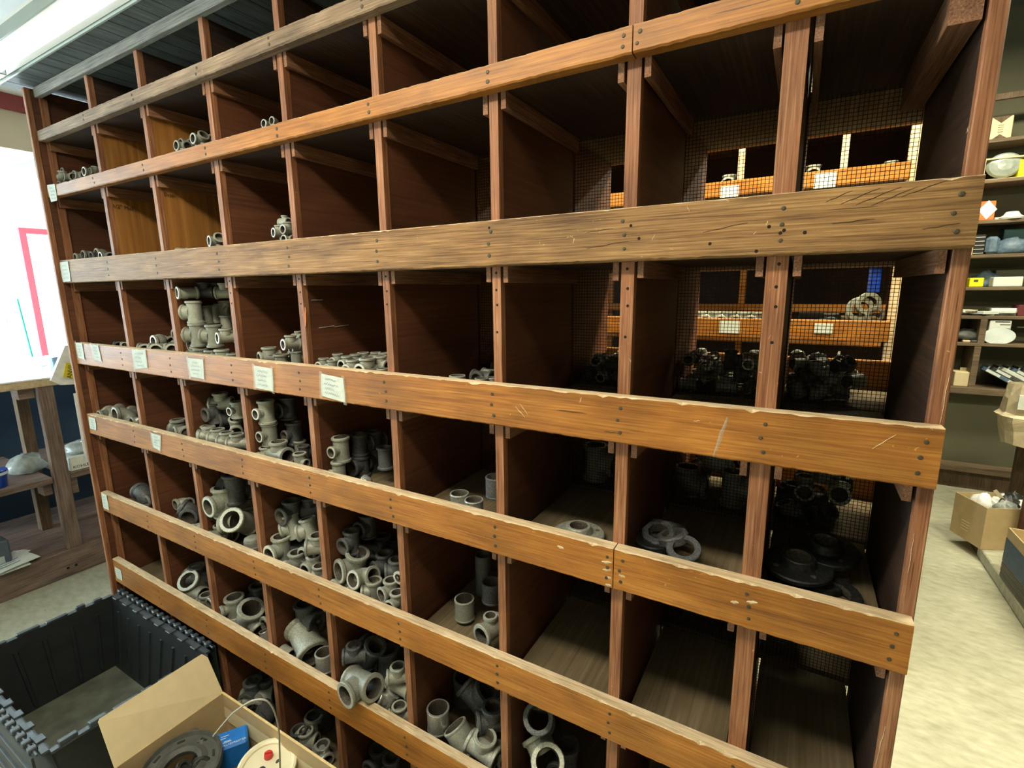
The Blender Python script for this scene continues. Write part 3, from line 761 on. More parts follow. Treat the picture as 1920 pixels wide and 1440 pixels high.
# row 5
bin_fill(1, 5, """elbow g 190 775 .05 22 L F
elbow g 206 777 .045 24 L 5FD
elbow g 222 768 .10 20 L F
elbow g 230 779 .05 28 F 5RD
elbow g 246 774 .08 24 L F
elbow z 256 790 .05 18 F R""")
bin_fill(2, 5, """elbow g 332 796 .08 26 U L
tee g 347 808 .05 24 9F3L R
ring g 325 801 .09 20 F U""")
bin_fill(3, 5, """tee k 404 774 .20 27 U F
tee k 424 780 .22 27 U F
tee k 431 785 .15 29 9F2L B
bell g 447 768 .09 27 U F
tee g 442 798 .09 23 6F6DR U
tee g 415 757 .22 28 9FL U
tee g 376 812 .035 24 9FL U
tee g 393 817 .035 24 9FL U
tee g 410 822 .035 25 9FL U
tee g 427 828 .035 25 9FL U
tee g 446 832 .035 26 9FL U
tee g 458 834 .05 18 9FL U""", sep=1)
bin_fill(4, 5, """rtee g 500 772 .06 32 U F
rtee g 506 814 .06 31 U F
rtee k 552 812 .12 31 U F
tee g 500 855 .05 24 F U
tee g 524 852 .05 34 L U
rtee g 563 866 .05 25 U R
tee g 563 842 .12 24 U R
tee k 570 850 .09 22 U B
tee k 540 765 .2 30 U F""", fill=False)
bin_fill(5, 5, """rtee g 640 842 .07 34 U F
rtee g 636 884 .07 29 U F
tee k 674 836 .15 34 U B
tee k 702 828 .2 30 U B
tee k 678 876 .14 33 U F
tee k 722 858 .13 30 U B
tee k 703 872 .2 30 U F
elbow z 686 903 .05 21 L F""", fill=False)
bin_fill(6, 5, """coup z 862 942 .05 36 U F
coup z 889 954 .04 36 U F
coup k 929 912 .08 38 U F""", fill=False)
fl = at(1085, 990, 1, .10)
fl = put('flange', 'g', V((fl.x, fl.y, shelf_z(5, 1.8) + .008)), .060, 'U', 'F'); tag(fl, 'round grey four-bolt pipe flange lying alone in a bin', 'pipe flange')
for i, (u, v, y, r, run, what) in enumerate(((1235, 1003, .11, .036, '9U3F', 'nut'), (1262, 1008, .10, .034, '9U3L', 'nut'), (1252, 985, .16, .036, '8U5B', 'ring'), (1282, 1030, .065, .034, '9U4F', 'ring'), (1225, 1016, .10, .04, 'U', 'ring'))):
    p = at(u, v, 1, y); p.z = max(p.z, shelf_z(5, 2.) + .012); tag(put(what, 'd' if i == 4 else 'k', p, r, run, 'F'), 'dark iron ring, %s, in the heap below the fourth rail' % ('leftmost', 'middle', 'rearmost', 'nearest', 'bottom')[i if i else 1 - 1], 'pipe fitting', 'dark rings in column eight')
for i, (x, y, z, r, kd) in enumerate(((2.262, .17, .011, .075, 'flange'), (2.245, .13, .04, .06, 'flange'), (2.29, .20, .05, .062, 'flange'), (2.30, .10, .012, .05, 'ring'))):
    tag(put(kd, 'd', V((x, y, shelf_z(5, 2.28) + z)), r, '9U1F' if i else 'U', 'R'), 'black iron flange, %s, in the bin beside the end panel' % ('lowest', 'on top', 'leaning behind', 'small ring in front')[i], 'pipe flange', 'black flanges by the end panel')
# row 6
bin_fill(1, 6, """elbow k 268 928 .07 32 L D
ring g 276 940 .06 22 F U""")
bin_fill(2, 6, """elbow g 340 944 .08 22 F R
elbow k 354 963 .05 34 7RF 4UL
elbow g 372 990 .04 20 F R""")
bin_fill(3, 6, """tee g 420 940 .085 40 U F
bell g 403 1000 .05 30 F U
tee g 452 978 .065 46 7U5RF 7FL
elbow g 418 1008 .04 28 F R
cap g 474 1016 .05 34 U F
tee g 456 940 .17 34 F U
tee k 440 915 .16 40 U L
tee k 470 912 .12 34 U F""")
bin_fill(4, 6, """tee g 524 1027 .045 36 U F
tee g 552 986 .10 32 4LU 8FL
tee g 582 993 .08 32 3LU 8FL
tee k 583 955 .16 36 9FL U
tee g 597 1025 .045 32 9FL U
tee g 558 1056 .04 32 U F
tee g 590 1060 .04 29 U F
tee g 600 1078 .035 26 9FL U
tee k 548 960 .20 34 U F
tee k 600 975 .20 34 9FL U""")
bin_fill(5, 6, """tee g 641 1052 .065 44 3RU 9F3L
elbow g 628 1092 .05 32 F R
tee g 683 1080 .05 36 9L3D 9F2U
tee g 652 1105 .045 32 9FL R
tee g 702 1108 .04 32 U 9FL
tee g 734 1106 .04 30 U 9F2L
tee g 745 1128 .035 28 U F
ring z 748 1083 .05 26 F U
tee k 688 1035 .13 34 6L3UF 8F
tee k 722 1060 .12 34 9F2L U
tee k 660 1015 .18 32 U F
tee k 745 1070 .10 32 9FL U
elbow k 712 1018 .22 34 U F
elbow k 735 1022 .20 30 U F
tee k 690 985 .24 32 U F""")
bin_fill(6, 6, """coup g 871 1140 .12 38 U F
bell g 920 1180 .055 44 9F2L U
coup k 922 1108 .15 38 U F
pipe k 906 1075 .22 30 U F""", fill=False)
# row 7
bin_fill(2, 7, """tee g 340 1090 .07 38 9F4RU 7LU
coup g 370 1113 .05 30 9L2F U
elbow g 383 1124 .045 25 U 9FL
ring z 393 1131 .04 22 F U
tee k 372 1082 .14 32 9FL U""")
bin_fill(3, 7, """bell g 438 1136 .06 36 U 9F3L
bell g 468 1172 .055 48 5R9U R
ring g 497 1170 .06 30 F L
elbow k 480 1112 .14 34 U F
coup z 497 1192 .04 18 3LU F""")
bin_fill(4, 7, """bell g 562 1204 .075 60 9R3F3D D
coup g 538 1226 .05 26 L F
tee k 575 1158 .16 44 U R
rtee g 606 1195 .11 44 U F
coup z 609 1238 .05 34 U F""")
bin_fill(5, 7, """tee g 679 1281 .012 50 9R1F2U 2L9F
tee k 694 1226 .11 42 9U6R L
tee k 664 1228 .13 30 9FL U
tee k 728 1245 .12 46 U L
tee g 741 1300 .05 36 U 9FL
tee z 726 1318 .045 34 7F5LD U
tee g 750 1342 .04 30 9FL U
tee g 747 1268 .06 30 9FL U""")
bin_fill(6, 7, """coup z 822 1346 .055 43 U F
coup g 866 1384 .05 48 7U6L F
tee g 905 1405 .045 44 9R2D U
elbow g 935 1420 .045 42 9FL R
coup k 875 1290 .20 50 U F
tee k 897 1310 .16 52 7L5U U
tee k 925 1352 .10 44 9FL U
tee k 925 1300 .18 44 9FL U""")
bin_fill(7, 7, """tee g 1010 1420 .06 62 8F4RU 5LU
tee k 1012 1350 .15 56 8F3RU U
tee k 1062 1425 .12 50 U F""")
# row 8, along the floor
bin_fill(3, 8, """tee k 476 1298 .10 34 9F4R U
elbow k 495 1285 .18 34 U F
tee k 505 1318 .08 40 9FL U
tee g 484 1332 .04 40 9FL R
elbow k 500 1362 .05 34 L F""")
bin_fill(4, 8, """tee k 553 1400 .08 30 F U
tee g 575 1395 .09 30 9L4F U
elbow g 590 1418 .06 34 U F
tee z 608 1432 .05 28 9R3F U
tee k 612 1395 .15 32 U F""")
bin_fill(5, 8, """tee k 712 1430 .12 36 U F
tee k 735 1440 .10 34 U F""")
ch = tag(MB().box((-.016, -.007, 0), (.016, .007, .006), bev=.001).build('wood_chip', 'worn_lit_wood', None, (-.14, .035, shelf_z(7, -.2)+.0005)), 'small pale wood chip on the dusty board in the leftmost bin', 'wood chip')
ch.rotation_euler = (0, 0, .6)
# heaps in the rear bins, seen through the wire mesh
def heap(col, row, n, rr, y0, y1, top, kinds, rnd, mats='ggk', per=None, lab=None):
    x0, x1 = DX[col - 1] + .02, DX[col] - .015; fz = shelf_z(row, 1.8); g = 'fittings behind the wire mesh, column %s, row %s' % (NUMW[col], NUMW[row])
    placed = []
    layer = 0; r0 = rr * 1.05
    LY = 'lowest second third fourth fifth sixth seventh eighth ninth'.split()
    while len(placed) < n and layer < 9:
        lay = []
        z = fz + r0 * 1.1 + layer * r0 * 1.8
        if z + rr > top: break
        nx = max(1, int((x1 - x0) / (2.7 * r0))); ny = max(1, int((y1 - y0) / (2.7 * r0)))
        for j in range(ny):
            for i in range(nx):
                if len(placed) >= n: break
                if layer > 1 and rnd.random() < .25: continue
                x = x0 + r0 + (i + .5 * (layer % 2)) * 2.7 * r0; y = y0 + r0 + (j + .5 * (layer % 2)) * 2.7 * r0
                if x > x1 - r0 * .5 or y > y1 - r0 * .5: continue
                kd = rnd.choice(kinds); r_ = rr * rnd.uniform(.85, 1.12)
                rn = rnd.choice(['F', 'L', 'FL', 'U', '8F5U', '5LU']); bn = rnd.choice(['U', 'U', '5UR', 'B']); e = extents(kd, r_, rn, bn); la, lb = xlim(col, z)
                c = V((min(max(x, la + .004 - e[0][0]), lb - .006 - e[0][1]), min(max(y, YB + .012 - e[1][0]), .665 - e[1][1]), max(z, fz + .0015 - e[2][0])))
                o = put(kd, rnd.choice(mats), c, r_, rn, bn)
                placed.append(o); lay.append((x, o))
        lay.sort(key=lambda t: t[0])
        for i, (_x, o) in enumerate(lay): tag(o, 'dim fitting, %s from left, %s layer behind the mesh, column %s, row %s' % (ORD[i + 1], LY[layer], NUMW[col], NUMW[row]), 'pipe fitting', g)
        layer += 1
hr = random.Random(5)
heap(9, 4, 72, .0165, YB + .03, .655, H + .035, ['tee', 'elbow', 'coup', 'ring'], hr)
heap(8, 4, 72, .0165, YB + .03, .655, H + .035, ['tee', 'elbow', 'ring', 'cap'], hr)
heap(7, 4, 48, .0165, YB + .03, .655, H + .01, ['tee', 'elbow'], hr)
heap(6, 4, 16, .020, YB + .03, .655, H + .01, ['tee', 'elbow'], hr)
heap(9, 5, 60, .025, YB + .03, .655, shelf_z(5) + .25, ['tee', 'ring', 'elbow', 'cap'], hr)
heap(8, 5, 24, .036, YB + .04, .655, shelf_z(5) + .24, ['tee', 'cap', 'elbow'], hr)
heap(7, 5, 14, .036, YB + .04, .655, shelf_z(5) + .2, ['tee', 'elbow'], hr)
heap(9, 6, 14, .036, YB + .04, .655, shelf_z(6) + .26, ['tee', 'ring', 'flange'], hr, 'k')
heap(8, 6, 12, .036, YB + .04, .655, shelf_z(6) + .2, ['tee', 'elbow'], hr, 'k')
heap(7, 6, 10, .036, YB + .04, .655, shelf_z(6) + .2, ['tee', 'elbow'], hr, 'k')
# ------------------------------------------------------------------ paper notes taped to the rails
def note(k, pts, label, tape=True, torn=False):
    P4 = [at(u, v, 1, -RT_ - .0012) for u, v in pts]     # tl, tr, br, bl
    t = thing('paper_note', label, 'note', 'paper notes on the rails')
    mb = MB(); q = [P4[3], P4[2], P4[1], P4[0]]; n = 5; vs = []; fs = []
    for i in range(n + 1):
        for j in range(n + 1):
            a, b_ = i / n, j / n; p = q[0].lerp(q[1], a).lerp(q[3].lerp(q[2], a), b_); vs.append(p + V((0, -.0012 * abs(math.sin(a * 5 + b_ * 3)), 0)))
    for i in range(n):
        for j in range(n): fs.append((i * (n + 1) + j, (i + 1) * (n + 1) + j, (i + 1) * (n + 1) + j + 1, i * (n + 1) + j + 1))
    mb.add(vs, fs); mb.build('sheet', 'note_paper', t)
    ex_ = (P4[1] - P4[0]); ez_ = (P4[3] - P4[0]); nl = 4 if ex_.length > .05 else 2; wd = random.Random(int(pts[0][0]))
    for li in range(nl):
        pl_ = []; a0 = wd.uniform(.12, .3); a1 = wd.uniform(.6, .85); ns = 22
        for i in range(ns):
            f = a0 + (a1 - a0) * i / (ns - 1); pl_.append(P4[0] + ex_ * f + ez_ * ((li + 1) / (nl + 1) + .05 * math.sin(i * 2.2 + wd.random()) + .03 * wd.uniform(-1, 1)) + V((0, -.0018, 0)))
        mb = MB(); vs = []; hw = .0007
        for q_ in pl_: vs += [q_ - V((0, 0, hw)), q_ + V((0, 0, hw))]
        mb.add(vs, [(2 * i, 2 * i + 2, 2 * i + 3, 2 * i + 1) for i in range(ns - 1)]); mb.build('handwriting', 'ink_blue', t)
    if tape:
        for a, b_ in ((0, 3), (1, 2)):
            e = (P4[1] - P4[0]).normalized() * .006; up = V((0, 0, .006))
            A, D = P4[a] + up, P4[b_] - up; mb = MB(); mb.add([D - e - V((0, .0016, 0)), D + e - V((0, .0016, 0)), A + e - V((0, .0016, 0)), A - e - V((0, .0016, 0))], [(0, 1, 2, 3)]); mb.build('tape', 'tape_clear', t)
note(2, [(88, 347), (103, 345), (108, 376), (96, 379)], 'torn pale tag hanging at the left end of the second rail', False)
note(3, [(112, 492), (128, 490), (133, 527), (118, 529)], 'small blue-white paper at the left end of the third rail', False)
note(4, [(142, 642), (154, 644), (159, 674), (147, 671)], 'pale taped note at the left end of the fourth rail')
note(4, [(171, 645), (184, 647), (191, 678), (177, 674)], 'pale taped note, second from the left end of the fourth rail')
note(4, [(249, 655), (273, 656), (277, 690), (253, 692)], 'white note above the second bin divider of the fourth rail')
note(4, [(352, 671), (381, 674), (383, 711), (357, 706)], 'creased white note under the tall stack of tees')
note(4, [(476, 685), (511, 691), (513, 734), (479, 727)], 'handwritten white note, second from right on the fourth rail')
note(4, [(602, 700), (644, 709), (648, 755), (603, 742)], 'largest handwritten white note, rightmost on the fourth rail')
note(5, [(166, 781), (179, 785), (181, 807), (169, 803)], 'small pale blue note at the left end of the fifth rail', False)
note(5, [(283, 811), (302, 817), (301, 846), (287, 838)], 'small ragged note near the second bin of the fifth rail')
note(6, [(190, 924), (200, 928), (205, 957), (194, 952)], 'small white note at the left end of the sixth rail', False)
note(7, [(215, 1062), (227, 1069), (230, 1089), (219, 1083)], 'small white note at the left end of the seventh rail', False)

# ------------------------------------------------------------------ black tote with folded-back lids
TX0, TX1, TY0, TY1, TZ = -.365, .38, -.514, -.060, -1.15 + H
tote = thing('tote_box', 'open black plastic tote standing against the foot of the bins', 'tote')
def wallseg(a, b_, n_in, name):
    """tapered side wall from a to b (rim corners), ribs on the inside"""
    a, b_, n_in = V(a), V(b_), V(n_in); L_ = (b_ - a).length; d = (b_ - a) / L_; tp = .045; zb = .05
    mb = MB(); th = .004
    def pt(s, z, off):
        f = (TZ - z) / (TZ - zb); s2 = s + (L_ / 2 - s) * (2 * tp / L_) * f; p = a + d * s2 + n_in * (tp * f + off); return V((p.x, p.y, z))
    mb.hexa([pt(0, .0, 0), pt(L_, .0, 0), pt(L_, .0, th), pt(0, .0, th), pt(0, TZ, 0), pt(L_, TZ, 0), pt(L_, TZ, th), pt(0, TZ, th)])
    w = mb.build(name, 'tote_black', tote)
    nrb = max(3, int(L_ / .085)); mb = MB()
    for i in range(nrb):
        s0 = (i + .62) * L_ / nrb; s1 = s0 + .018
        mb.hexa([pt(s0, zb + .01, th), pt(s1, zb + .01, th), pt(s1 - .003, zb + .01, th + .006), pt(s0 + .003, zb + .01, th + .006), pt(s0, TZ - .05, th), pt(s1, TZ - .05, th), pt(s1 - .003, TZ - .05, th + .006), pt(s0 + .003, TZ - .05, th + .006)])
    mb.build('ribs', 'tote_black', w, kind='stuff')
    # flat rim with teeth
    mb = MB(); out = -n_in
    mb.hexa([V((*(a + out * .018).xy, TZ - .008)), V((*(b_ + out * .018).xy, TZ - .008)), V((*(b_).xy, TZ - .008)), V((*a.xy, TZ - .008)), V((*(a + out * .018).xy, TZ)), V((*(b_ + out * .018).xy, TZ)), V((*b_.xy, TZ)), V((*a.xy, TZ))])
    mb.build('rim', 'tote_rim', tote)
    return w
A, Bc, Cc, Dc = (TX0, TY1, 0), (TX1, TY1, 0), (TX1, TY0, 0), (TX0, TY0, 0)
wallseg(A, Bc, (0, -1, 0), 'long_wall'); wallseg(Dc, Cc, (0, 1, 0), 'long_wall'); wallseg(A, Dc, (1, 0, 0), 'short_wall'); wallseg(Bc, Cc, (-1, 0, 0), 'short_wall')
B('base', (TX0 + .046, TY0 + .046, .004), (TX1 - .046, TY1 - .046, .045), 'tote_dusty', tote)
# teeth on the short rims, hinge rods and knuckles on the long rims
tr = random.Random(2)
for x, s in ((TX0, -1), (TX1, 1)):
    y = TY0 + .02
    while y < TY1 - .04:
        w = tr.choice((.03, .045, .07)); h = tr.choice((.006, .010, .014))
        B('tooth', (x, y, TZ), (x + s * .018, min(y + w, TY1 - .01), TZ + h), 'tote_rim', tote, bev=.002); y += w + tr.choice((.012, .02, .03))
kn_me = None
for yy, s in ((TY1, 1), (TY0, -1)):
    MB().tube([(TX0 - .012, yy + s * .027, TZ + .008), (TX1 + .005, yy + s * .027, TZ + .008)], .004, 8).build('hinge_rod', 'tote_rim', tote)
    for i in range(17):
        x = TX0 + .008 + i * .0435
        if kn_me is None:
            mb = MB(); mb.box((0, -.011, -.009), (.020, .011, .008), bev=.003); o = mb.build('hinge_knuckle', 'tote_rim', tote, (x, yy + s * .027, TZ + .010)); kn_me = o.data
        else: link('hinge_knuckle', kn_me, tote, (x, yy + s * .027, TZ + .010))
    for i in range(8):
        x = TX0 + .03 + i * .09; B('rim_tab', (x, yy - s * .012, TZ - .001), (x + .034, yy + s * .014, TZ + .006), 'tote_rim', tote, bev=.0015)
    # the lid half hanging down outside
    z1, z0 = TZ + .004, TZ - .235; y1 = yy + s * .034; y2 = yy + s * .040
    if s > 0: y1, y2 = yy + .0355, yy + .0395
    mb = MB(); mb.box((TX0, y1, z0), (TX1, y2, z1)); ld = mb.build('lid', 'tote_black', tote)
    if s < 0:
        for i in range(3): B('lid_rib', (TX0 + .03, y2 - .004, z0 + .04 + i * .07), (TX1 - .03, y2, z0 + .05 + i * .07), 'tote_rim', ld)
# handle label blobs on the near end
B('handle', (TX1 - .008, -.32, TZ - .07), (TX1 + .008, -.24, TZ - .045), 'tote_rim', tote, bev=.003)

# ------------------------------------------------------------------ cardboard box of parts in front
CX0, CX1, CY0, CY1, CZ = .621, 1.26, -.445, -.134, -1.15 + H
cb = thing('cardboard_box', 'open tan cardboard box of loose plumbing parts beside the black tote', 'box'); t_ = .004
B('side', (CX0, CY1 - t_, 0), (CX1, CY1, CZ), 'card_box', cb); B('side', (CX0, CY0, 0), (CX1, CY0 + t_, CZ), 'card_box', cb)
B('side', (CX0, CY0 + t_, 0), (CX0 + t_, CY1 - t_, CZ), 'card_box', cb); B('side', (CX1 - t_, CY0 + t_, 0), (CX1, CY1 - t_, CZ), 'card_box', cb)
B('bottom', (CX0 + t_, CY0 + t_, .001), (CX1 - t_, CY1 - t_, .005), 'card_box', cb)
def flap(h0, h1, o1, o0, name='flap'):
    h0, h1, o1, o0 = map(V, (h0, h1, o1, o0)); n = (h1 - h0).cross(o0 - h0).normalized() * .0035
    c = .06; e = (o1 - o0)
    pts = [h0, h1, h1.lerp(o1, .96), h1.lerp(o1, 1) - e * .02, o0 + e * .04, h0.lerp(o0, .86)]
    k = len(pts); mb = MB(); mb.add([p + n for p in pts] + [p - n * 0 for p in pts], [tuple(range(k)), tuple(range(2 * k - 1, k - 1, -1))] + [(i, i + k, (i + 1) % k + k, (i + 1) % k) for i in range(k)])
    mb.build(name, 'card_pale', cb)
fo1 = at(385, 1222, 1, CY1); fo0 = at(183, 1350, 1, CY0)
flap((CX0, CY1, CZ), (CX0, CY0, CZ), (fo0.x, CY0 + .0, fo0.z), (fo1.x, CY1, fo1.z))
flap((CX0 + .003, CY1 - .001, CZ), (CX1, CY1 - .001, CZ), (CX1, CY1 - .007, CZ - .10), (CX0 + .003, CY1 - .007, CZ - .10), 'inner_flap')
B('edge_strip', (CX0, CY1 - .0055, CZ), (CX1, CY1 + .001, CZ + .002), 'card_edge', cb)
# contents
def low(u, v, z): return at(u, v, 2, z)
# heap of dark parts filling the box
junk_floor = .006
bb_ = thing('control_box', 'bright blue plastic box with white lettering in the cardboard box', 'blue box')
zt = .295
P0, P1, P2, P3 = low(388, 1383, zt), low(456, 1359, zt), low(472, 1383, zt), low(404, 1409, zt)
cen = (P0 + P1 + P2 + P3) / 4; ex = ((P1 - P0) + (P2 - P3)) / 2; ey = ((P0 - P3) + (P1 - P2)) / 2
hx, hy = ex.length / 2, ey.length / 2; ex.normalize(); ey = V((0, 0, 1)).cross(ex)
Mb = Matrix((ex, ey, V((0, 0, 1)))).transposed().to_4x4(); Mb.translation = cen - V((0, 0, .0))
MB().box((-hx, -hy, -.085), (hx, hy, 0), bev=.006).add([], []).build('case', 'blue_plastic', bb_).matrix_world = Mb
def onb(o): o.matrix_world = Mb @ o.matrix_world
mt4 = Mb @ Matrix.Translation((hx * .28, -hy * .72, .0006)); text('FLUIDMASTER', .0105, 'ink_white', mt4, bb_)

for lx, ly, w_ in ((-.25, .34, .022), (-.36, .10, .016), (-.12, -.40, .024), (-.12, -.28, .018)): MB().box((lx * hx - w_ / 2, ly * hy - .001, 0), (lx * hx + w_ / 2, ly * hy + .001, .0005), M=Mb).build('print_line', 'ink_white', bb_)
mb = MB(); mb.lathe([(.0075, 0), (.006, .0012), (0, .0012)], 14, Mb @ Matrix.Translation((-hx * .72, hy * .5, .0001))); mb.build('port', 'ink_black', bb_)
# cream disc with red knob
dc = thing('cream_disc', 'round cream plastic lid with red knob beside the blue box', 'plastic lid')
c0 = low(500, 1437, .300); nrm = (EYE - c0).normalized() * .35 + V((0, 0, 1)); nrm.normalize(); F = frame(nrm, (1, 0, 0)).to_4x4(); F.translation = c0
rd = 52 / FPX * depth_of(c0)
mb = MB(); mb.lathe([(0, -.004), (rd * .8, -.004), (rd * .82, .001), (rd * .92, .004), (rd, .002), (rd, -.012), (rd * .9, -.03), (rd * .85, -.06)][::-1], 36, F); mb.build('disc', 'cream_plastic', dc)
mb = MB(); mb.lathe([(.013, -.003), (.012, .008), (.010, .011), (0, .011)], 16, F @ Matrix.Translation((-.022, .022, 0))); kb = mb.build('knob', 'red_plastic', dc)
MB().box((-.010, -.002, .010), (.010, .002, .016), M=F @ Matrix.Translation((-.022, .022, 0)) @ Matrix.Rotation(.8, 4, 'Z'), bev=0).build('knob_grip', 'red_plastic', kb)
mb = MB(); mb.lathe([(.007, -.0035), (.006, -.001), (0, -.001)], 12, F @ Matrix.Translation((.012, .028, 0)) @ Matrix.Diagonal((.6, 1, 1, 1))); mb.build('port', 'grey_plastic', dc)
mb = MB(); mb.lathe([(.010, -.0035), (.009, -.001), (0, -.001)], 14, F @ Matrix.Translation((-.005, -.012, 0))); mb.build('port', 'dark_plastic', dc)
# wire hoop rising out of the box
q = [(400, 1380, .27), (432, 1342, .36), (455, 1324, .42), (475, 1313, .45), (495, 1312, .46), (508, 1322, .455), (518, 1345, .43), (523, 1372, .39), (524, 1400, .34), (525, 1440, .27)]
pts = [at(u, v, 1, -.34 + .012 * i) for i, (u, v, z) in enumerate(q)]
def smooth(pts, n=4):
    out = []
    for i in range(len(pts) - 1):
        p0, p1, p2, p3 = pts[max(i - 1, 0)], pts[i], pts[i + 1], pts[min(i + 2, len(pts) - 1)]
        for k in range(n):
            t = k / n; out.append(.5 * ((2 * p1) + (p2 - p0) * t + (2 * p0 - 5 * p1 + 4 * p2 - p3) * t * t + (3 * p1 - p0 - 3 * p2 + p3) * t ** 3))
    return out + [pts[-1]]
tag(MB().tube(smooth(pts), .0022, 7).build('plastic_hose', 'cable_grey'), 'thin grey tube arching out of the cardboard box', 'tube')
# big grey slotted ring
rg = thing('ring_guard', 'large dark grey plastic ring lying left in the cardboard box', 'plastic ring')
c0 = low(338, 1440, .318); nr_ = (V((.10, -.12, 1))).normalized(); F = frame(nr_, (1, 0, 0)).to_4x4(); F.translation = c0; rr = .108
mb = MB(); mb.lathe([(rr * .42, -.010), (rr * .42, .004), (rr * .52, .012), (rr * .66, .004), (rr * .90, 0), (rr * .95, .010), (rr, .008), (rr, -.012)][::-1], 40, F); mb.build('ring', 'grey_plastic', rg)
for k in range(8):
    a = R(45 * k + 15); MB().box((-.010, -.003, -.0005), (.010, .003, .0022), M=F @ Matrix.Translation((rr * .78 * math.cos(a), rr * .78 * math.sin(a), .002)) @ Matrix.Rotation(a + 1.57, 4, 'Z')).build('slot', 'ink_black', rg)
# dark cylinder motor, bracket, loose bits
def cyl(name, label, u, v, z, r, L_, dirn, mat, cat='plumbing part', det=True):
    t = thing(name, label, cat); c = low(u, v, z); F = frame(dirn, (0, 0, 1)).to_4x4(); F.translation = c
    mb = MB(); mb.lathe([(0, -L_), (r * .9, -L_), (r, -L_ * .92), (r, L_ * .3), (r * .9, L_ * .34), (r * .9, L_ * .42), (r, L_ * .46), (r, L_ * .92), (r * .88, L_), (r * .5, L_), (r * .45, L_ * .8), (0, L_ * .8)], 20, F); mb.build('body', mat, t)
    if det:
        for k in range(4): a = R(90 * k + 45); mb = MB(); mb.lathe([(.003, 0), (.0025, .002), (0, .002)], 8, F @ Matrix.Translation((r * .72 * math.cos(a), r * .72 * math.sin(a), L_))); mb.build('screw', 'nail_metal', t)
    return t
cyl('valve_body', 'dark round valve body left of the blue box', 378, 1432, .290, .026, .048, (.7, -.3, .45), 'dark_plastic')
cyl('valve_body', 'smaller dark valve body at the near edge of the box', 335, 1452, .300, .022, .04, (.5, .2, .7), 'dark_plastic')
cyl('drain_cup', 'grey plastic cup near the back of the cardboard box', 364, 1384, .290, .020, .02, (.2, -.2, 1), 'grey_plastic', det=False)
br_ = thing('flap_valve', 'grey slotted bracket between the ring and the blue box', 'bracket'); c0 = low(361, 1400, .325); F = frame((.1, -.3, 1), (.6, .7, 0)).to_4x4(); F.translation = c0
MB().box((-.03, -.009, 0), (.03, .009, .004), M=F).build('plate', 'grey_plastic', br_)
for k in range(3): MB().box((-.012, -.006 + k * .005, .004), (.02, -.004 + k * .005, .005), M=F).build('slot', 'ink_black', br_)
MB().box((-.03, -.013, .004), (.012, -.009, .009), M=F).build('pin', 'zinc_bright', br_)
jr = random.Random(8); i = 0; JK = []
for k in range(60):
    x = jr.uniform(CX0 + .04, CX1 - .05); y = jr.uniform(CY0 + .04, CY1 - .04); z = jr.uniform(.06, .23); rr_ = jr.uniform(.016, .028)
    o = put(jr.choice(['tee', 'elbow', 'cap', 'coup', 'ring', 'nut']), 'k', V((x, y, z)), rr_, jr.choice(['U', 'F', 'L', 'FL', '5UR']), jr.choice(['F', 'U', 'R']))
    JK.append((x, o))
JK.sort(key=lambda t: t[0]); nj = len(JK)
for i, (x, o) in enumerate(JK):
    tag(o, 'dark loose plumbing part in the %s of the heap in the cardboard box' % ('far end' if i < nj * .3 else 'middle' if i < nj * .65 else 'near end'), 'plumbing part', 'loose parts in the cardboard box, ' + ('far end' if i < nj * .3 else 'middle' if i < nj * .65 else 'near end'))
# ------------------------------------------------------------------ counter at the far end
XC = -1.5
ct = thing('counter', 'long white-topped wooden counter with open shelves under it at the far end', 'counter')
zt = -.284 + H
B('worktop', (-2.35, -.95, zt - .008), (XC + .012, 2.1, zt), 'white_paint', ct)
B('front_edge', (XC - .03, -.95, zt - .05), (XC + .010, 2.1, zt - .009), 'worn_lit_wood', ct, bev=.004)
B('dark_backing', (-2.38, -.95, 0), (-2.35, 2.1, zt - .05), 'haze_blue', ct)
B('plinth_board', (XC - .035, -.95, .0), (XC, 2.1, .165), 'counter_wood', ct, bev=.004)
B('deck', (-2.35, -.95, .145), (XC - .036, 2.1, .172), 'counter_wood', ct)
zs_ = -.872 + H
for y0, y1 in ((-.95, .135), (.215, 1.3)): B('shelf_board', (-2.3, y0, zs_ - .035), (XC - .004, y1, zs_), 'counter_wood', ct, bev=.003)
B('post', (XC - .045, .140, .166), (XC - .003, .212, zt - .051), 'counter_post', ct, bev=.003)
B('post', (XC - .50, .155, .172), (XC - .44, .215, zt - .051), 'post_dark_wood', ct, bev=.003)
B('bracket', (XC - .16, .10, zs_ - .115), (XC - .06, .138, zs_ - .036), 'counter_wood', ct); B('bracket', (XC - .05, .215, zs_ - .13), (XC - .012, .245, zs_ - .036), 'counter_wood', ct)
B('bracket', (XC - .16, .07, zt - .115), (XC - .05, .138, zt - .051), 'counter_wood', ct)
for u, v in ((128, 1065), (143, 1059)):
    q = at(u, v, 0, XC); MB().lathe([(.008, 0), (.007, .001), (0, .001)], 10, Matrix.Translation((XC + .0002, q.y, q.z)) @ Matrix.Rotation(R(90), 4, 'Y')).build('knot', 'nail_hole', ct)
# blue tub on the shelf
q = at(0, 893, 0, XC - .10)
tb = thing('paint_tub', 'deep blue plastic tub with pale lid rim on the counter shelf', 'tub', loc=(0, 0, 0))
MB().lathe([(0, 0), (.058, 0), (.066, .085), (.07, .087), (.07, .097), (.062, .099), (0, .095)], 24, Matrix.Translation((XC - .10, q.y - .035, zs_ + .0005))).build('tub', 'deep_blue', tb)
MB().lathe([(.0705, .074), (.0715, .088), (.0705, .089)], 24, Matrix.Translation((XC - .10, q.y - .035, zs_))).build('rim_band', 'ink_white', tb)
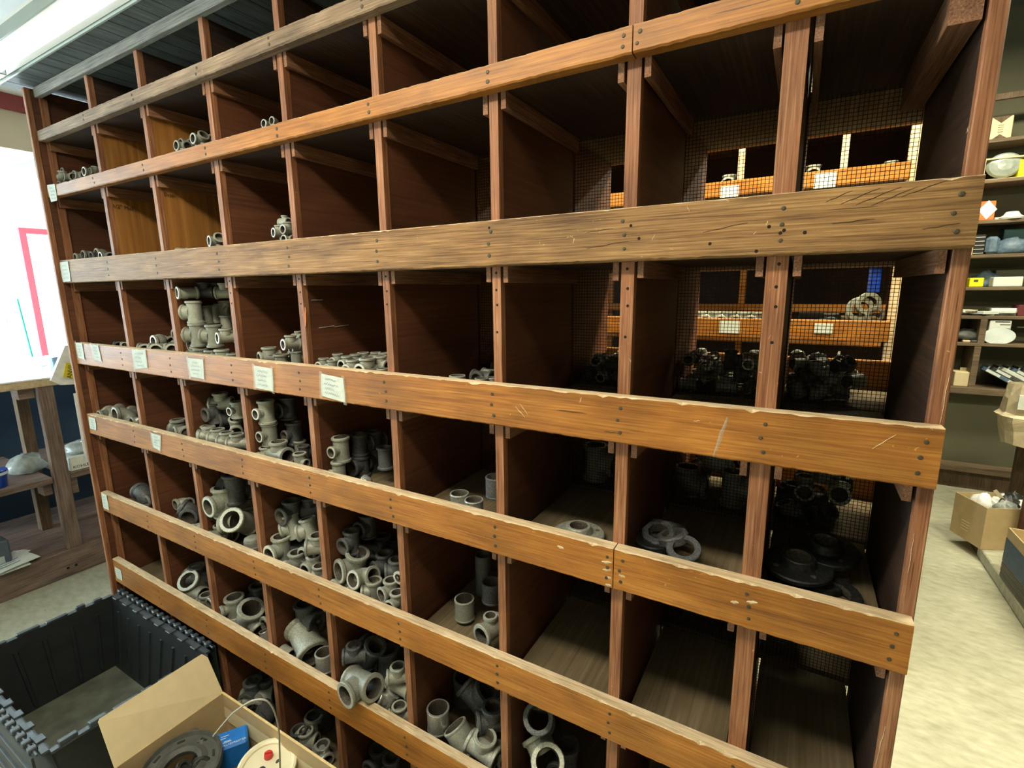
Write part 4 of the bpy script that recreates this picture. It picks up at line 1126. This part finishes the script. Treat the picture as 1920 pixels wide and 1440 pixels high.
# white carton with the maker's name
k0, k1 = at(133, 882, 0, XC - .03), at(172, 873, 0, XC - .03)
bx = thing('carton', 'white carton lettered KOHLER on the counter shelf by the bins', 'carton')
y0 = k0.y; h = .085
B('carton_body', (XC - .24, y0, zs_ + .0005), (XC - .03, y0 + .28, zs_ + h), 'paper', bx, bev=.002)
text('KOHLER', .024, 'ink_black', facing((XC - .0295, y0 + .060, zs_ + .022), (0, 1, 0), (0, 0, 1)), bx, squeeze=1.05)
B('print_bar', (XC - .0298, y0 + .075, zs_ + .046), (XC - .0292, y0 + .15, zs_ + .055), 'outlet_grey', bx); B('print_bar', (XC - .0298, y0 + .07, zs_ + .066), (XC - .0292, y0 + .13, zs_ + .070), 'outlet_grey', bx)
B('dark_label', (XC - .20, y0 - .0005, zs_ + .035), (XC - .06, y0 + .0005, zs_ + .065), 'dark_case', bx)
def blob(name, label, cat, c, s, mat, seed, group=None, seg=14, rg=8, amp=.18):
    rnd = random.Random(seed); mb = MB(); vs = []; fs = []; ph = [(rnd.uniform(2, 5), rnd.uniform(0, 6), rnd.uniform(2, 5), rnd.uniform(0, 6)) for _ in range(4)]
    for j in range(rg + 1):
        t = math.pi * j / rg
        for i in range(seg):
            a = 2 * math.pi * i / seg; d = V((math.sin(t) * math.cos(a), math.sin(t) * math.sin(a), math.cos(t)))
            k = 1 + amp * sum(math.sin(f1 * a + p1) * math.sin(f2 * t + p2) for f1, p1, f2, p2 in ph) / 1.6
            z = d.z * s[2] * k; z = max(z, -s[2] * .55)
            vs.append(V(c) + V((d.x * s[0] * k, d.y * s[1] * k, z + s[2] * .55)))
    for j in range(rg):
        for i in range(seg): fs.append((j * seg + i, (j + 1) * seg + i, (j + 1) * seg + (i + 1) % seg, j * seg + (i + 1) % seg))
    mb.add(vs, fs, 0, True); return tag(mb.build(name, mat), label, cat, group)
q = at(142, 845, 0, XC - .12); blob('plastic_bag', 'crumpled clear plastic bag lying on top of the lettered white carton', 'plastic bag', (XC - .13, y0 + .13, zs_ + h + .001), (.10, .13, .045), 'clear_bag', 1)
blob('plastic_bag', 'clear plastic bag on the counter shelf behind the front post', 'plastic bag', (XC - .27, .10, zs_ + .001), (.08, .09, .07), 'clear_bag', 2)
# dark grey case and papers at the bottom
zb = .1725
cs = thing('equipment_case', 'dark grey upright case on the counter deck beside the papers', 'case')
q0, q1 = at(24, 1042, 0, XC - .06), at(0, 985, 0, XC - .06)
B('case_body', (XC - .16, q0.y - .26, zb + .0005), (XC - .05, q0.y - .005, zb + .155), 'dark_case', cs, bev=.008)
B('handle_plate', (XC - .0505, q0.y - .12, zb + .03), (XC - .048, q0.y - .035, zb + .07), 'outlet_grey', cs, bev=.001)
def sheet(label, x, y, z, sx, sy, rz, tilt, mat='paper', lines=5):
    t = thing('paper_sheet', label, 'paper', 'papers on the counter deck'); M = Matrix.Translation((x, y, z)) @ Matrix.Rotation(rz, 4, 'Z') @ Matrix.Rotation(tilt, 4, 'Y')
    n = 6; vs = []; fs = []
    for i in range(n + 1):
        for j in range(n + 1): vs.append(((i / n - .5) * sx, (j / n - .5) * sy, .002 * math.sin(i * 1.1 + j * .7)))
    for i in range(n):
        for j in range(n): fs.append((i * (n + 1) + j, (i + 1) * (n + 1) + j, (i + 1) * (n + 1) + j + 1, i * (n + 1) + j + 1))
    MB().add(vs, fs, 0, False, M).build('sheet', mat, t)
    for k in range(lines): MB().box((-sx * .36 + k * sx * .14, -sy * .38, .0035), (-sx * .36 + k * sx * .14 + .004, sy * (.1 + .06 * (k % 3)), .0042), M=M).build('print_line', 'ink_blue', t)
q = at(30, 1052, 0, XC + .0)
sheet('white printed form sticking out over the counter deck edge', XC - .035, q.y - .02, .2, .15, .21, .25, .10)
sheet('second paper beneath the printed form on the counter deck', XC - .03, q.y - .055, .185, .15, .2, .1, .12, lines=0)
sheet('small folded sheet between the case and the printed form', XC - .10, q.y + .03, .205, .08, .12, .9, .15, lines=0)
# things on the worktop, blown out by daylight
b0 = at(128, 668, 0, XC - .04)
bag = thing('paper_bag', 'white bag with a yellow tag hanging over the counter edge by the bins', 'bag')
T_ = [at(122, 648, 0, XC + .06), at(131, 648, 0, XC + .06), at(141, 722, 0, XC + .03), at(114, 722, 0, XC + .03), at(95, 714, 0, XC + .03)]
pts = [T_[4], T_[3], T_[2] + V((0, .05, 0)), T_[1] + V((0, .05, 0)), T_[0]]; k = len(pts)
mb = MB(); mb.add(pts + [p - V((.03, 0, 0)) for p in pts], [tuple(range(k)), tuple(range(2 * k - 1, k - 1, -1))] + [(i, i + k, (i + 1) % k + k, (i + 1) % k) for i in range(k)]); mb.build('bag_body', 'plastic_bag', bag)
xx = XC + .0605
Y = [at(124, 680, 0, xx), at(142, 682, 0, xx), at(140, 710, 0, xx), at(118, 707, 0, xx)]
mb = MB(); mb.add([p + V((.0, 0, 0)) for p in Y] + [p - V((.004, 0, 0)) for p in Y], [(3, 2, 1, 0), (4, 5, 6, 7), (0, 1, 5, 4), (1, 2, 6, 5), (2, 3, 7, 6), (3, 0, 4, 7)]); mb.build('tag', 'yellow_print', bag)
cy = at(132, 696, 0, xx + .001); text('ANVIL', .034, 'ink_black', facing(cy, (0, .22, 1), (0, -1, .22)), bag, squeeze=.9)
B('clamp_bar', (XC - .0, b0.y + .005, zt + .02), (XC + .05, b0.y + .03, zt + .17), 'card_box', bag)
wr_ = random.Random(9)
for i, (u, v, sx, sy, sz, mat, lab) in enumerate(((105, 655, .05, .05, .10, 'blue_grey_box', 'small blue-grey package on the counter in front of the white bag'), (112, 640, .12, .10, .05, 'paper', 'flat white package behind the blue-grey one on the counter'), (92, 622, .2, .16, .05, 'plastic_bag', 'pale wrapped bundle at the back of the counter'))):
    q = at(u, v, 0, XC - .1 - .25 * i); t = tag(B('package', (q.x - sx, q.y - sy / 2, zt + .0005), (q.x, q.y + sy / 2 + .1, zt + sz), mat, bev=.004), lab, 'package')
# tall glossy catalogue-like panels leaning by the end panel
lp = thing('leaning_sign', 'slim white framed board with a red stripe leaning behind the bin end', 'sign board')
def strip(us, mat, off):
    a, b_, c, d = [at(u, v, 0, XC - .012 + off) for u, v in us]
    mb = MB(); mb.add([a, b_, c, d] + [p - V((.006, 0, 0)) for p in (a, b_, c, d)], [(3, 2, 1, 0), (4, 5, 6, 7), (0, 1, 5, 4), (1, 2, 6, 5), (2, 3, 7, 6), (3, 0, 4, 7)]); return mb.build('panel', mat, lp)
strip([(138, 738), (150, 736), (176, 852), (158, 850)], 'white_paint', 0)
strip([(148, 765), (151, 764), (166, 832), (160, 832)], 'handle_red', .002)
strip([(158, 848), (176, 850), (178, 866), (162, 866)], 'paper', -.001)

# ------------------------------------------------------------------ far bins across the rear aisle
YF = 1.6
fs_ = thing('far_bin_shelf', 'brightly lit wooden bin shelf across the aisle seen through the mesh', 'shelf')
zF = {'a': (.575, .64), 'b': (-.045, .040)}
XFA, XFB = .3, 2.56
for z0, z1 in ((.575, .64), (-.045, .040), (-.62, -.53), (-1.18, -1.09)):
    B('rail', (XFA, YF - .02, z0 + H), (XFB - .035, YF, z1 + H), 'rail_wood', fs_, bev=.003)
    B('shelf_board', (XFA, YF + .001, z0 + H), (XFB - .03, YF + .36, z0 + .02 + H), 'board_wood', fs_)
B('rail', (XFA, YF - .02, .80 + H), (XFB, YF, .825 + H), 'worn_lit_wood', fs_); B('top_board', (XFA, YF, .826 + H), (XFB, YF + .38, .85 + H), 'panel_wood', fs_)
x = 2.08
for x in (.32, .76, 1.20, 1.64, 2.08, 2.53):
    B('post', (x - .014, YF + .0005, 0), (x + .014, YF + .03, .82 + H), 'worn_lit_wood', fs_)  # pale timber: aisle light on the posts put into their colour
    if x < 2.5: B('divider', (x - .008, YF + .031, 0), (x + .008, YF + .36, .82 + H), 'panel_wood', fs_)
for x in (.54, .98, 1.42, 1.93, 2.31):
    B('post', (x - .012, YF + .0005, .641 + H), (x + .012, YF + .03, .80 + H), 'worn_lit_wood', fs_)
B('end_panel', (2.548, YF + .0, 0), (2.562, YF + .38, .82 + H), 'panel_wood', fs_)
def fnote(u0, v0, u1, v1, lab):
    a, b_ = at(u0, v0, 1, YF - .0205), at(u1, v1, 1, YF - .0205)
    tag(B('paper_note', (a.x, YF - .0225, b_.z), (b_.x, YF - .0203, a.z), 'note_paper'), lab, 'note')
fnote(1528, 606, 1560, 626, 'small cream note on the far rail between mesh and aisle, right one')
fnote(1350, 601, 1386, 625, 'wide cream note on the far rail between mesh and aisle, left one')
fnote(1352, 350, 1384, 368, 'cream note on the upper far rail seen through the mesh, left one')
fnote(1528, 326, 1566, 350, 'cream note on the upper far rail seen through the mesh, right one')
g = 'fittings on the far bins'
k = 0
for u in range(1312, 1436, 14):
    q = at(u, 585, 1, YF + .05); tag(put('tee', 'g', V((q.x, q.y, -.024 + H + .033 + .012)), .033, 'F' if k % 2 else 'U', 'L', 0), 'bright-rimmed fitting, %s from left in the row on the far shelf' % ORD[k + 1], 'pipe fitting', g); k += 1
for (u, v, r) in ((1612, 580, .052), (1628, 569, .046), (1600, 590, .03), (1640, 590, .035)):
    q = at(u, v, 1, YF + .06); q.z = max(q.z, H - .024 + r * 1.0); tag(put('ring', 'g', q, r, '9F2R', 'U'), 'grey flange ring, %s of those standing on the far shelf' % {1612: 'largest', 1628: 'second largest', 1600: 'small left one', 1640: 'small right one'}[u], 'pipe ring', g)
for (u, r) in ((1560, .03), (1545, .022), (1500, .02), (1520, .02)):
    q = at(u, 575, 1, YF + .1); tag(put('tee', 'k', V((q.x, q.y, H - .024 + 1.45 * r)), r, 'U', 'F'), 'dark fitting, %s from left, left of the rings on the far shelf' % ORD[{1500: 1, 1520: 2, 1545: 3, 1560: 4}[u]], 'pipe fitting', g)
for (u, v, r) in ((1368, 325, .03), (1527, 300, .03), (1522, 318, .022), (1538, 316, .02), (1672, 300, .024)):
    q = at(u, v, 1, YF + .08); tag(put('tee', 'g', V((q.x, q.y, .596 + H + r * 1.42)), r, 'U', 'F'), 'grey fitting, %s from left on the upper far shelf through the mesh' % ORD[{1368: 1, 1522: 2, 1527: 3, 1538: 4, 1672: 5}[u]], 'pipe fitting', g)
B('dark_backing', (XFA, YF + .362, .55 + H), (XFB, YF + .37, .825 + H), 'panel_shade', fs_)  # dark sheet added so the upper far bins look black inside
# third row of timber racks beyond
bk = thing('timber_rack', 'orange timber rack standing behind the far bins', 'rack')
for z in (.33, .03, -.16, -.5): B('beam', (.4, 2.55, z + H), (2.9, 2.59, z + .045 + H), 'rail_wood', bk)
for x in (1.0, 1.86, 2.12, 2.7): B('upright', (x, 2.595, 0), (x + .035, 2.63, .9 + H), 'rail_wood', bk)
B('shelf_board', (.4, 2.64, .33 + H), (2.9, 2.95, .35 + H), 'board_wood', bk); B('shelf_board', (.4, 2.64, -.16 + H), (2.9, 2.95, -.14 + H), 'board_wood', bk)
B('dark_backing', (.4, 2.96, 0), (2.9, 2.97, .95 + H), 'panel_shade', bk)  # dark backing added to cover the lit wall beyond
for i, (x0_, x1_, z0_, z1_, mt_) in enumerate(((1.40, 1.62, .3505, .50, 'dark_plastic'), (1.95, 2.08, -.1395, .02, 'grey_plastic'), (2.2, 2.34, -.1395, .06, 'dark_plastic'), (2.42, 2.6, -.1395, .0, 'card_box'), (1.5, 1.8, -.1395, .03, 'grey_plastic'))): tag(B('carton', (x0_, 2.66, z0_ + H), (x1_, 2.84, z1_ + H), mt_, bev=.004), 'dull box on the timber rack behind the far bins, %s' % ('upper left one', 'third from left below', 'second from right below', 'rightmost below', 'leftmost below')[i], 'carton')
q = at(1642, 520, 1, 2.62); tag(B('blue_drum', (q.x - .03, 2.65, q.z - .09), (q.x + .03, 2.72, q.z + .06), 'deep_blue', bev=.01), 'small blue container far behind the mesh', 'container')
for i, (u, w) in enumerate(((1540, .13), (1582, .09), (1500, .1))):
    q = at(u, 512, 1, 2.7); tag(B('carton', (q.x - w / 2, 2.68, .3505 + H), (q.x + w / 2, 2.8, .39 + H), 'paper', bev=.003), 'pale flat carton on the timber rack, %s of three' % ('middle', 'right', 'left')[i], 'carton')

# ------------------------------------------------------------------ storeroom shelving on the back wall
YS = YW - .32
sr = thing('wall_shelving', 'tall dark-backed wooden shelving on the storeroom back wall', 'shelving')
X0, X1 = 2.3, 6.9
def zy(v, u=1850): return at(u, v, 1, YS).z
tops = [zy(262, 1850), zy(337, 1850), zy(413, 1845), zy(477, 1845), zy(538, 1840), zy(592, 1840), zy(643, 1830), zy(727, 1830)]
for i, z in enumerate(tops):
    th = .05 if i == 7 else .026
    B('shelf_board', (X0, YS - (.04 if i == 7 else 0), z - th), (X1, YW - .012, z), 'rack_wood', sr, bev=.003)
B('back_board', (X0, YW - .011, tops[7] - .05), (X1, YW - .001, tops[0] + .55), 'olive_wall', sr)
zk = zy(873, 1800); B('kick_ledge', (X0, YS + .0, zk - .05), (X1, YW - .012, zk), 'rack_wood', sr); B('kick_board', (X0, YS + .05, 0), (X1, YS + .07, zk - .051), 'post_dark_wood', sr)
B('lower_panel', (X0, YS + .12, zk), (X1, YS + .13, tops[7] - .05), 'olive_wall', sr)
B('top_rail', (X0, YS, tops[0] + .27), (X1, YS + .03, tops[0] + .31), 'post_dark_wood', sr)
for u, a, b_ in ((1846, 5, 6), (1838, 6, 7)):
    q = at(u, 645 if a == 6 else 620, 1, YS); B('divider', (q.x - .03, YS + .002, tops[b_]), (q.x + .01, YW - .012, tops[a] - .026), 'rack_wood', sr)
for x in (X0 + .6, 5.2, 6.5): B('upright', (x, YS + .002, tops[7]), (x + .03, YW - .012, tops[0] + .27), 'rack_wood', sr)
def sbox(name, label, u0, u1, v0, lev, mat, dep=.16, cat='box', y=.03, bev=.004, parts=None, grp=None):
    ym = YS + y; a = at(u0, v0, 1, ym); b_ = at(u1, v0, 1, ym); z0 = tops[lev] + .0008
    h = max(.015, at((u0 + u1) / 2, v0, 1, ym).z - z0)
    t = thing(name, label, cat, grp); B('body', (a.x, ym, z0), (b_.x, ym + dep, z0 + h), mat, t, bev=bev)
    return t, a.x, b_.x, ym, z0, h
t, a, b_, y, z0, h = sbox('carton', 'tan carton with dark waisted print on the top wall shelf', 1858, 1902, 218, 0, 'card_pale')
mb = MB(); mb.add([(a + .01, y - .001, z0 + h), (b_ - .01, y - .001, z0 + h), ((a + b_) / 2, y - .001, z0 + h * .70)], [(0, 2, 1)]); mb.build('print', 'post_dark_wood', t)
mb = MB(); mb.add([(a + .02, y - .001, z0 + .0), (b_ - .02, y - .001, z0), ((a + b_) / 2, y - .001, z0 + h * .22)], [(0, 1, 2)]); mb.build('print', 'post_dark_wood', t)
for i in range(4): B('print_line', (a + .05, y - .0012, z0 + h * (.3 + .1 * i)), (b_ - .05, y - .0006, z0 + h * (.3 + .1 * i) + .004), 'rack_wood', t)
# flood bulb in an open carton
t = thing('bulb_carton', 'open yellow-edged carton holding a large silver flood bulb', 'bulb'); q = at(1884, 315, 1, YS + .04); z0 = tops[1] + .001; w = .125; h = at(1884, 295, 1, YS + .04).z - z0
B('side', (q.x - w, YS + .02, z0), (q.x - w + .01, YS + .2, z0 + h), 'card_pale', t); B('side', (q.x + w - .01, YS + .02, z0), (q.x + w, YS + .2, z0 + h), 'yellow_print', t)
B('bottom', (q.x - w + .01, YS + .02, z0), (q.x + w - .01, YS + .2, z0 + .004), 'card_pale', t); B('top', (q.x - w + .01, YS + .02, z0 + h - .01), (q.x + w - .01, YS + .2, z0 + h), 'card_pale', t); B('back', (q.x - w + .01, YS + .19, z0 + .004), (q.x + w - .01, YS + .2, z0 + h - .01), 'ink_black', t)
MB().lathe([(0, .06), (.05, .056), (.10, .04), (.115, .015), (.11, -.01), (.05, -.06), (.04, -.12)][::-1], 28, Matrix.Translation((q.x, YS + .07, z0 + .100)) @ Matrix.Rotation(R(90), 4, 'X') @ Matrix.Diagonal((.92, .78, .8, 1))).build('bulb', 'glass_bulb', t)
sbox('carton', 'bright yellow carton at the frame edge beside the flood bulb', 1914, 1932, 298, 1, 'bright_yellow')
t, a, b_, y, z0, h = sbox('carton', 'orange carton with a white diamond on the third wall shelf', 1840, 1869, 377, 2, 'orange_print')
mx, mz = (a + b_) / 2, z0 + h * .55; mb = MB(); mb.add([(mx - .055, y - .001, mz), (mx, y - .001, mz - .07), (mx + .055, y - .001, mz), (mx, y - .001, mz + .07)], [(0, 1, 2, 3)]); mb.build('diamond', 'ink_white', t)
t = thing('lamp_socket', 'small white porcelain lamp holder lying on the third wall shelf', 'lamp holder'); q = at(1897, 405, 1, YS + .06)
MB().lathe([(0, 0), (.075, 0), (.08, .012), (.05, .03), (.035, .055), (.02, .056), (0, .04)], 20, Matrix.Translation((q.x, q.y, tops[2] + .001))).build('base', 'paper', t)
for s in (-1, 1): B('wing', (q.x + s * .07 - .03, q.y - .02, tops[2] + .001), (q.x + s * .07 + .03, q.y + .02, tops[2] + .02), 'outlet_grey', t, bev=.003)
t, a, b_, y, z0, h = sbox('tube_rack', 'small crate of dark tubes with cream ends on the fourth wall shelf', 1828, 1850, 440, 3, 'ink_black')
for i in range(5): B('tube_end', (a + .004, y - .004, z0 + h * (i + .3) / 5), (b_ - .004, y, z0 + h * (i + .42) / 5), 'paper', t)
B('side', (a - .012, y - .006, z0), (a, y + .16, z0 + h), 'card_pale', t)
sbox('package', 'blue-grey wrapped package on the fourth wall shelf', 1852, 1878, 443, 3, 'blue_grey_box', bev=.02)
blob('package', 'dark rounded bundle in front of the teal box on the fourth wall shelf', 'package', (at(1900, 460, 1, YS + .08).x, YS + .08, tops[3] + .001), (.11, .07, .075), 'blue_grey_box', 12)
sbox('carton', 'teal carton behind the rounded bundle on the fourth wall shelf', 1884, 1935, 428, 3, 'teal_box', y=.16, dep=.1)
t, a, b_, y, z0, h = sbox('tape_case', 'bright yellow plastic case on the fifth wall shelf', 1819, 1846, 521, 4, 'bright_yellow')
B('print', (a + .05, y - .002, z0 + h * .55), (b_ - .06, y - .0, z0 + h * .8), 'grey_plastic', t)
blob('wire_coil', 'dark coil of wire behind the yellow case on the fifth wall shelf', 'coil', (at(1852, 520, 1, YS + .17).x, YS + .19, tops[4] + .001), (.09, .07, .08), 'blue_grey_box', 14)
sbox('carton', 'long white carton on the fifth wall shelf', 1864, 1920, 519, 4, 'paper', y=.02); sbox('carton', 'dull green carton behind the long white one', 1868, 1925, 506, 4, 'olive_wall', y=.19, dep=.08)
# clutter on sixth shelf
t, a, b_, y, z0, h = sbox('carton', 'grey tilted carton lying over papers on the sixth wall shelf', 1860, 1908, 578, 5, 'paper', y=.06)
z = tops[5]
for i, (u, w, rz, mat) in enumerate(((1832, .10, .3, 'ink_black'), (1843, .14, -.2, 'paper'), (1858, .16, .5, 'paper'), (1872, .14, .1, 'outlet_grey'), (1886, .12, -.4, 'paper'), (1812, .06, .2, 'paper'), (1820, .07, -.5, 'brown_bag'))):
    q = at(u, 585, 1, YS + .05); o = MB().box((-w / 2, -.03, 0), (w / 2, .03, .012 + .006 * (i % 3)), bev=.002).build('packet', mat, None, (q.x, YS + .05 + .02 * (i % 2), z + .001 + .017 * (i // 2) * .6)); o.rotation_euler = (0, .0, rz)
    tag(o, 'thin packet, %s from left in the jumble on the sixth wall shelf' % ORD[(3, 4, 5, 6, 7, 1, 2)[i]], 'packet', 'packets on the sixth wall shelf')
t = sbox('carton', 'maroon carton at the frame edge on the sixth wall shelf', 1911, 1940, 572, 5, 'maroon_box')
t, a, b_, y, z0, h = sbox('dimmer_carton', 'white carton printed with a pale round shape in the divided shelf', 1857, 1898, 601, 6, 'paper', y=.01)
q = at(1873, 630, 1, y - .002); MB().lathe([(0, 0), (.085, 0)][::-1], 24, Matrix.Translation((q.x, y - .0015, z0 + h * .32)) @ Matrix.Rotation(R(90), 4, 'X') @ Matrix.Diagonal((1.15, .75, 1, 1))).build('round_print', 'ink_white', t)
B('dark_print', (b_ - .07, y - .001, z0 + h * .1), (b_ - .01, y + .0, z0 + h * .42), 'maroon_box', t)
for i in range(4): B('mark', (a + .03 + i * (b_ - a - .05) / 4, y - .001, z0 + h * .92), (a + .06 + i * (b_ - a - .05) / 4, y, z0 + h * .96), 'ink_black', t)
for i in range(3): B('print_line', (a + .06 + (i % 2) * .1, y - .001, z0 + h * (.62 + .09 * i)), (a + .12 + (i % 2) * .12, y, z0 + h * (.66 + .09 * i)), 'grey_plastic', t)
blob('rag', 'grey cloth bundle in the narrow compartment of the seventh wall shelf', 'rag', (at(1808, 625, 1, YS + .1).x, YS + .1, tops[6] + .02), (.12, .07, .05), 'grey_plastic', 21)
sbox('packet', 'thin pale packet lying at the front of the narrow compartment', 1806, 1820, 638, 6, 'card_pale', y=.015, dep=.05); sbox('packet', 'thin dark packet beside the pale one in the narrow compartment', 1821, 1838, 638, 6, 'grey_plastic', y=.015, dep=.05)
# bottom shelf: tan folder box and stack of blister packs
t, a, b_, y, z0, h = sbox('folder_box', 'tan cardboard file with raised back on the bottom wall shelf', 1791, 1832, 698, 7, 'card_pale', y=.02)
B('back_sheet', (a + .05, y + .10, z0 + h), (b_ - .01, y + .11, z0 + h + .025), 'card_pale', t)
pk = random.Random(4); q = at(1846, 706, 1, YS + .06); i = 0
for rw, n_ in ((0, 9), (1, 7)):
    for k in range(n_):
        tl = R(30); M_ = Matrix.Translation((q.x + .10 + k * .060 + rw * .05, YS + .075 + .172 * rw, tops[7] + .086)) @ Matrix.Rotation(tl, 4, 'Y')
        t = thing('blister_pack', 'flat pack with pale label strips, %s from left, %s row of the slumped pile' % (ORD[k + 1], ('front', 'rear')[rw]), 'package', 'slumped packs on the bottom wall shelf')
        MB().box((-.13, -.08, -.0145), (.13, .08, .0145), M=M_, bev=.003).build('pack', pk.choice(['grey_plastic', 'blue_grey_box', 'dark_plastic', 'paper']), t)
        MB().box((-.128, -.0815, -.010), (-.03, -.0802, .010), M=M_).build('label_strip', 'paper', t); MB().box((.03, -.0815, -.010), (.12, -.0802, .010), M=M_).build('label_strip', pk.choice(['ink_white', 'paper', 'blue_grey_box']), t)

# ------------------------------------------------------------------ low rack at the right of the cross aisle
lr = thing('side_rack', 'brown timber rack with a low concrete-coloured plinth right of the aisle', 'rack')
zp = .075
B('plinth', (3.30, 1.2, 0), (4.4, 3.05, zp), 'concrete', lr, bev=.006)
q0 = at(1883, 945, 1, 3.62); B('post', (q0.x - .0, 3.55, 0), (q0.x + .22, 3.60, at(1890, 826, 1, 3.55).z), 'post_dark_wood', lr)
q0 = at(1909, 980, 1, 3.0); B('post', (q0.x, 2.96, zp), (q0.x + .08, 3.0, at(1914, 905, 1, 3.0).z), 'panel_wood', lr)
B('top_board', (3.52, 3.2, at(1890, 826, 1, 3.55).z), (4.3, 3.60, at(1890, 826, 1, 3.55).z + .02), 'rack_wood', lr)
# paper sack on it
zt_ = at(1890, 826, 1, 3.55).z + .021
sk = thing('paper_sack', 'crumpled open brown paper sack standing on the side rack', 'paper sack')
pa = at(1870, 780, 1, 3.42); w = .30; mb = MB(); seg = 14; vs = []; fs = []; rnd = random.Random(3)
prof = [(0.72, 0), (.84, .10), (.98, .17), (1.03, .20), (.90, .22), (.86, .33), (.80, .42)]
for j, (f, z) in enumerate(prof):
    for i in range(seg):
        a = 2 * math.pi * i / seg; k = f * (1 + rnd.uniform(-.05, .05)); sq = 1 / max(abs(math.cos(a)), abs(math.sin(a))) ** .6
        vs.append((pa.x + w * .5 + w * .5 * k * sq * math.cos(a), 3.42 + .14 * k * sq * math.sin(a), zt_ + z * .92 + rnd.uniform(-.008, .008)))
for j in range(len(prof) - 1):
    for i in range(seg): fs.append((j * seg + i, j * seg + (i + 1) % seg, (j + 1) * seg + (i + 1) % seg, (j + 1) * seg + i))
fs.append(tuple(range(seg - 1, -1, -1))); mb.add(vs, fs, 0, False); mb.build('sack', 'brown_bag', sk)
B('label', (pa.x + .04, 3.42 - .165, zt_ + .25), (pa.x + .10, 3.42 - .150, zt_ + .34), 'paper', sk)
# open carton of bags on the plinth end
def obox(name, label, cs, z0, z1, mat, inner=None):
    """open-topped box from four floor corners (ccw)"""
    t = thing(name, label, 'box'); cs = [V((c[0], c[1], 0)) for c in cs]; cen = sum(cs, V()) / 4
    for i in range(4):
        a, b_ = cs[i], cs[(i + 1) % 4]; ai, bi = a.lerp(cen, .025), b_.lerp(cen, .025)
        mb = MB(); mb.hexa([V((*a.xy, z0)), V((*b_.xy, z0)), V((*bi.xy, z0)), V((*ai.xy, z0)), V((*a.xy, z1)), V((*b_.xy, z1)), V((*bi.xy, z1)), V((*ai.xy, z1))]); mb.build('side', mat, t)
    mb = MB(); i4 = [c.lerp(cen, .03) for c in cs]; mb.hexa([V((*c.xy, z0)) for c in i4] + [V((*c.xy, z0 + .006)) for c in i4]); mb.build('bottom', mat, t)
    return t
z0 = zp + .001; z1 = z0 + .27
c0, c1 = at(1783, 985, 2, z0 + .03), at(1838, 1028, 2, z0)
c0, c1 = V((3.19, 3.20, 0)), V((3.29, 2.97, 0)); c2 = V((3.62, 3.12, 0)); c3 = c0 + (c2 - c1)
ob = obox('carton', 'open tan carton of plastic-wrapped goods on the aisle floor', [c0, c1, c2, c3], z0, z1, 'card_box')
mid = (c0 + c2) / 2
B('support_block', (mid.x - .1, mid.y - .1, 0), (mid.x + .15, mid.y + .1, z0 - .0005), 'post_dark_wood', ob)
e = (c1 - c0).normalized(); ob2 = Matrix((e, V((0, 0, 1)), e.cross(V((0, 0, 1))))).transposed().to_4x4()
ob2.translation = c0.lerp(c1, .45) + V((0, 0, z0 + .09)) + e.cross(V((0, 0, 1))) * .0006
for i in range(4): MB().box((-.03 + i * .0, -.03 + i * .018, 0), (.03, -.024 + i * .018, .001), M=ob2).build('print_line', 'card_pale', ob)
for i, (fx_, fy, mat) in enumerate(((.3, .3, 'plastic_bag'), (.6, .35, 'plastic_bag'), (.45, .7, 'clear_bag'), (.75, .65, 'plastic_bag'), (.6, .52, 'dark_plastic'), (.8, .3, 'dark_plastic'))):
    p = c0.lerp(c1, fy).lerp(c3.lerp(c2, fy), fx_); blob('plastic_bag' if 'bag' in mat else 'tool_bundle', '%s, %s inside the open tan carton' % (('white bagged item' if 'bag' in mat else 'dark item'), ('nearest the aisle', 'beside the aisle edge', 'at the front middle', 'at the far right', 'in the middle', 'at the back')[i]), 'packet', (p.x, p.y, z1 - .10), (.058, .05, .075 + .012 * (mat[0] == 'd')), mat, 30 + i)
B('flat_strip', (0, 0, 0), (.02, .006, .20), 'brown_bag').matrix_world = Matrix.Translation((mid.x + .08, mid.y, z1 - .10)) @ Matrix.Rotation(-.7, 4, 'Y')
tag(bpy.data.objects['flat_strip'], 'flat pale strip sticking out of the open tan carton', 'strip')
# blue printed carton
c1 = at(1874, 1080, 2, z0); z1 = at(1888, 985, 0, c1.x).z; cq = at(1920, 1142, 2, z0); dq = (cq - c1).normalized(); c0_ = c1 + dq * .75; nq = V((-dq.y, dq.x, 0)); cc = [c0_, c0_ + nq * .42, c1 + nq * .42, c1]
if nq.x < 0: nq = -nq
cc = [c0_, c0_ + nq * .42, c1 + nq * .42, c1]
bb2 = obox('carton', 'tan carton with a dark blue striped side at the frame edge', cc, z0, z1, 'card_box')
def side_panel(za, zb_, mat, y0=.0, y1=.75):
    p = c1 + (c0_ - c1) * (y0 / .75); q = c1 + (c0_ - c1) * (y1 / .75); mb = MB(); o1, o2 = nq * -.002, nq * -.0005; mb.hexa([V((*(k_ + o_).xy, z_)) for z_ in (z0 + (za - z0) * (z1 - z0) / .30, z0 + (zb_ - z0) * (z1 - z0) / .30) for k_, o_ in ((q, o1), (q, o2), (p, o2), (p, o1))]); mb.build('print_band', mat, bb2)
side_panel(z0 + .10, z0 + .24, 'glass_print_blue'); side_panel(z0 + .068, z0 + .094, 'dark_plastic'); side_panel(z0 + .036, z0 + .062, 'dark_plastic'); side_panel(z0 + .004, z0 + .030, 'dark_plastic')
# far end: another strip of rack, so the aisle side closes
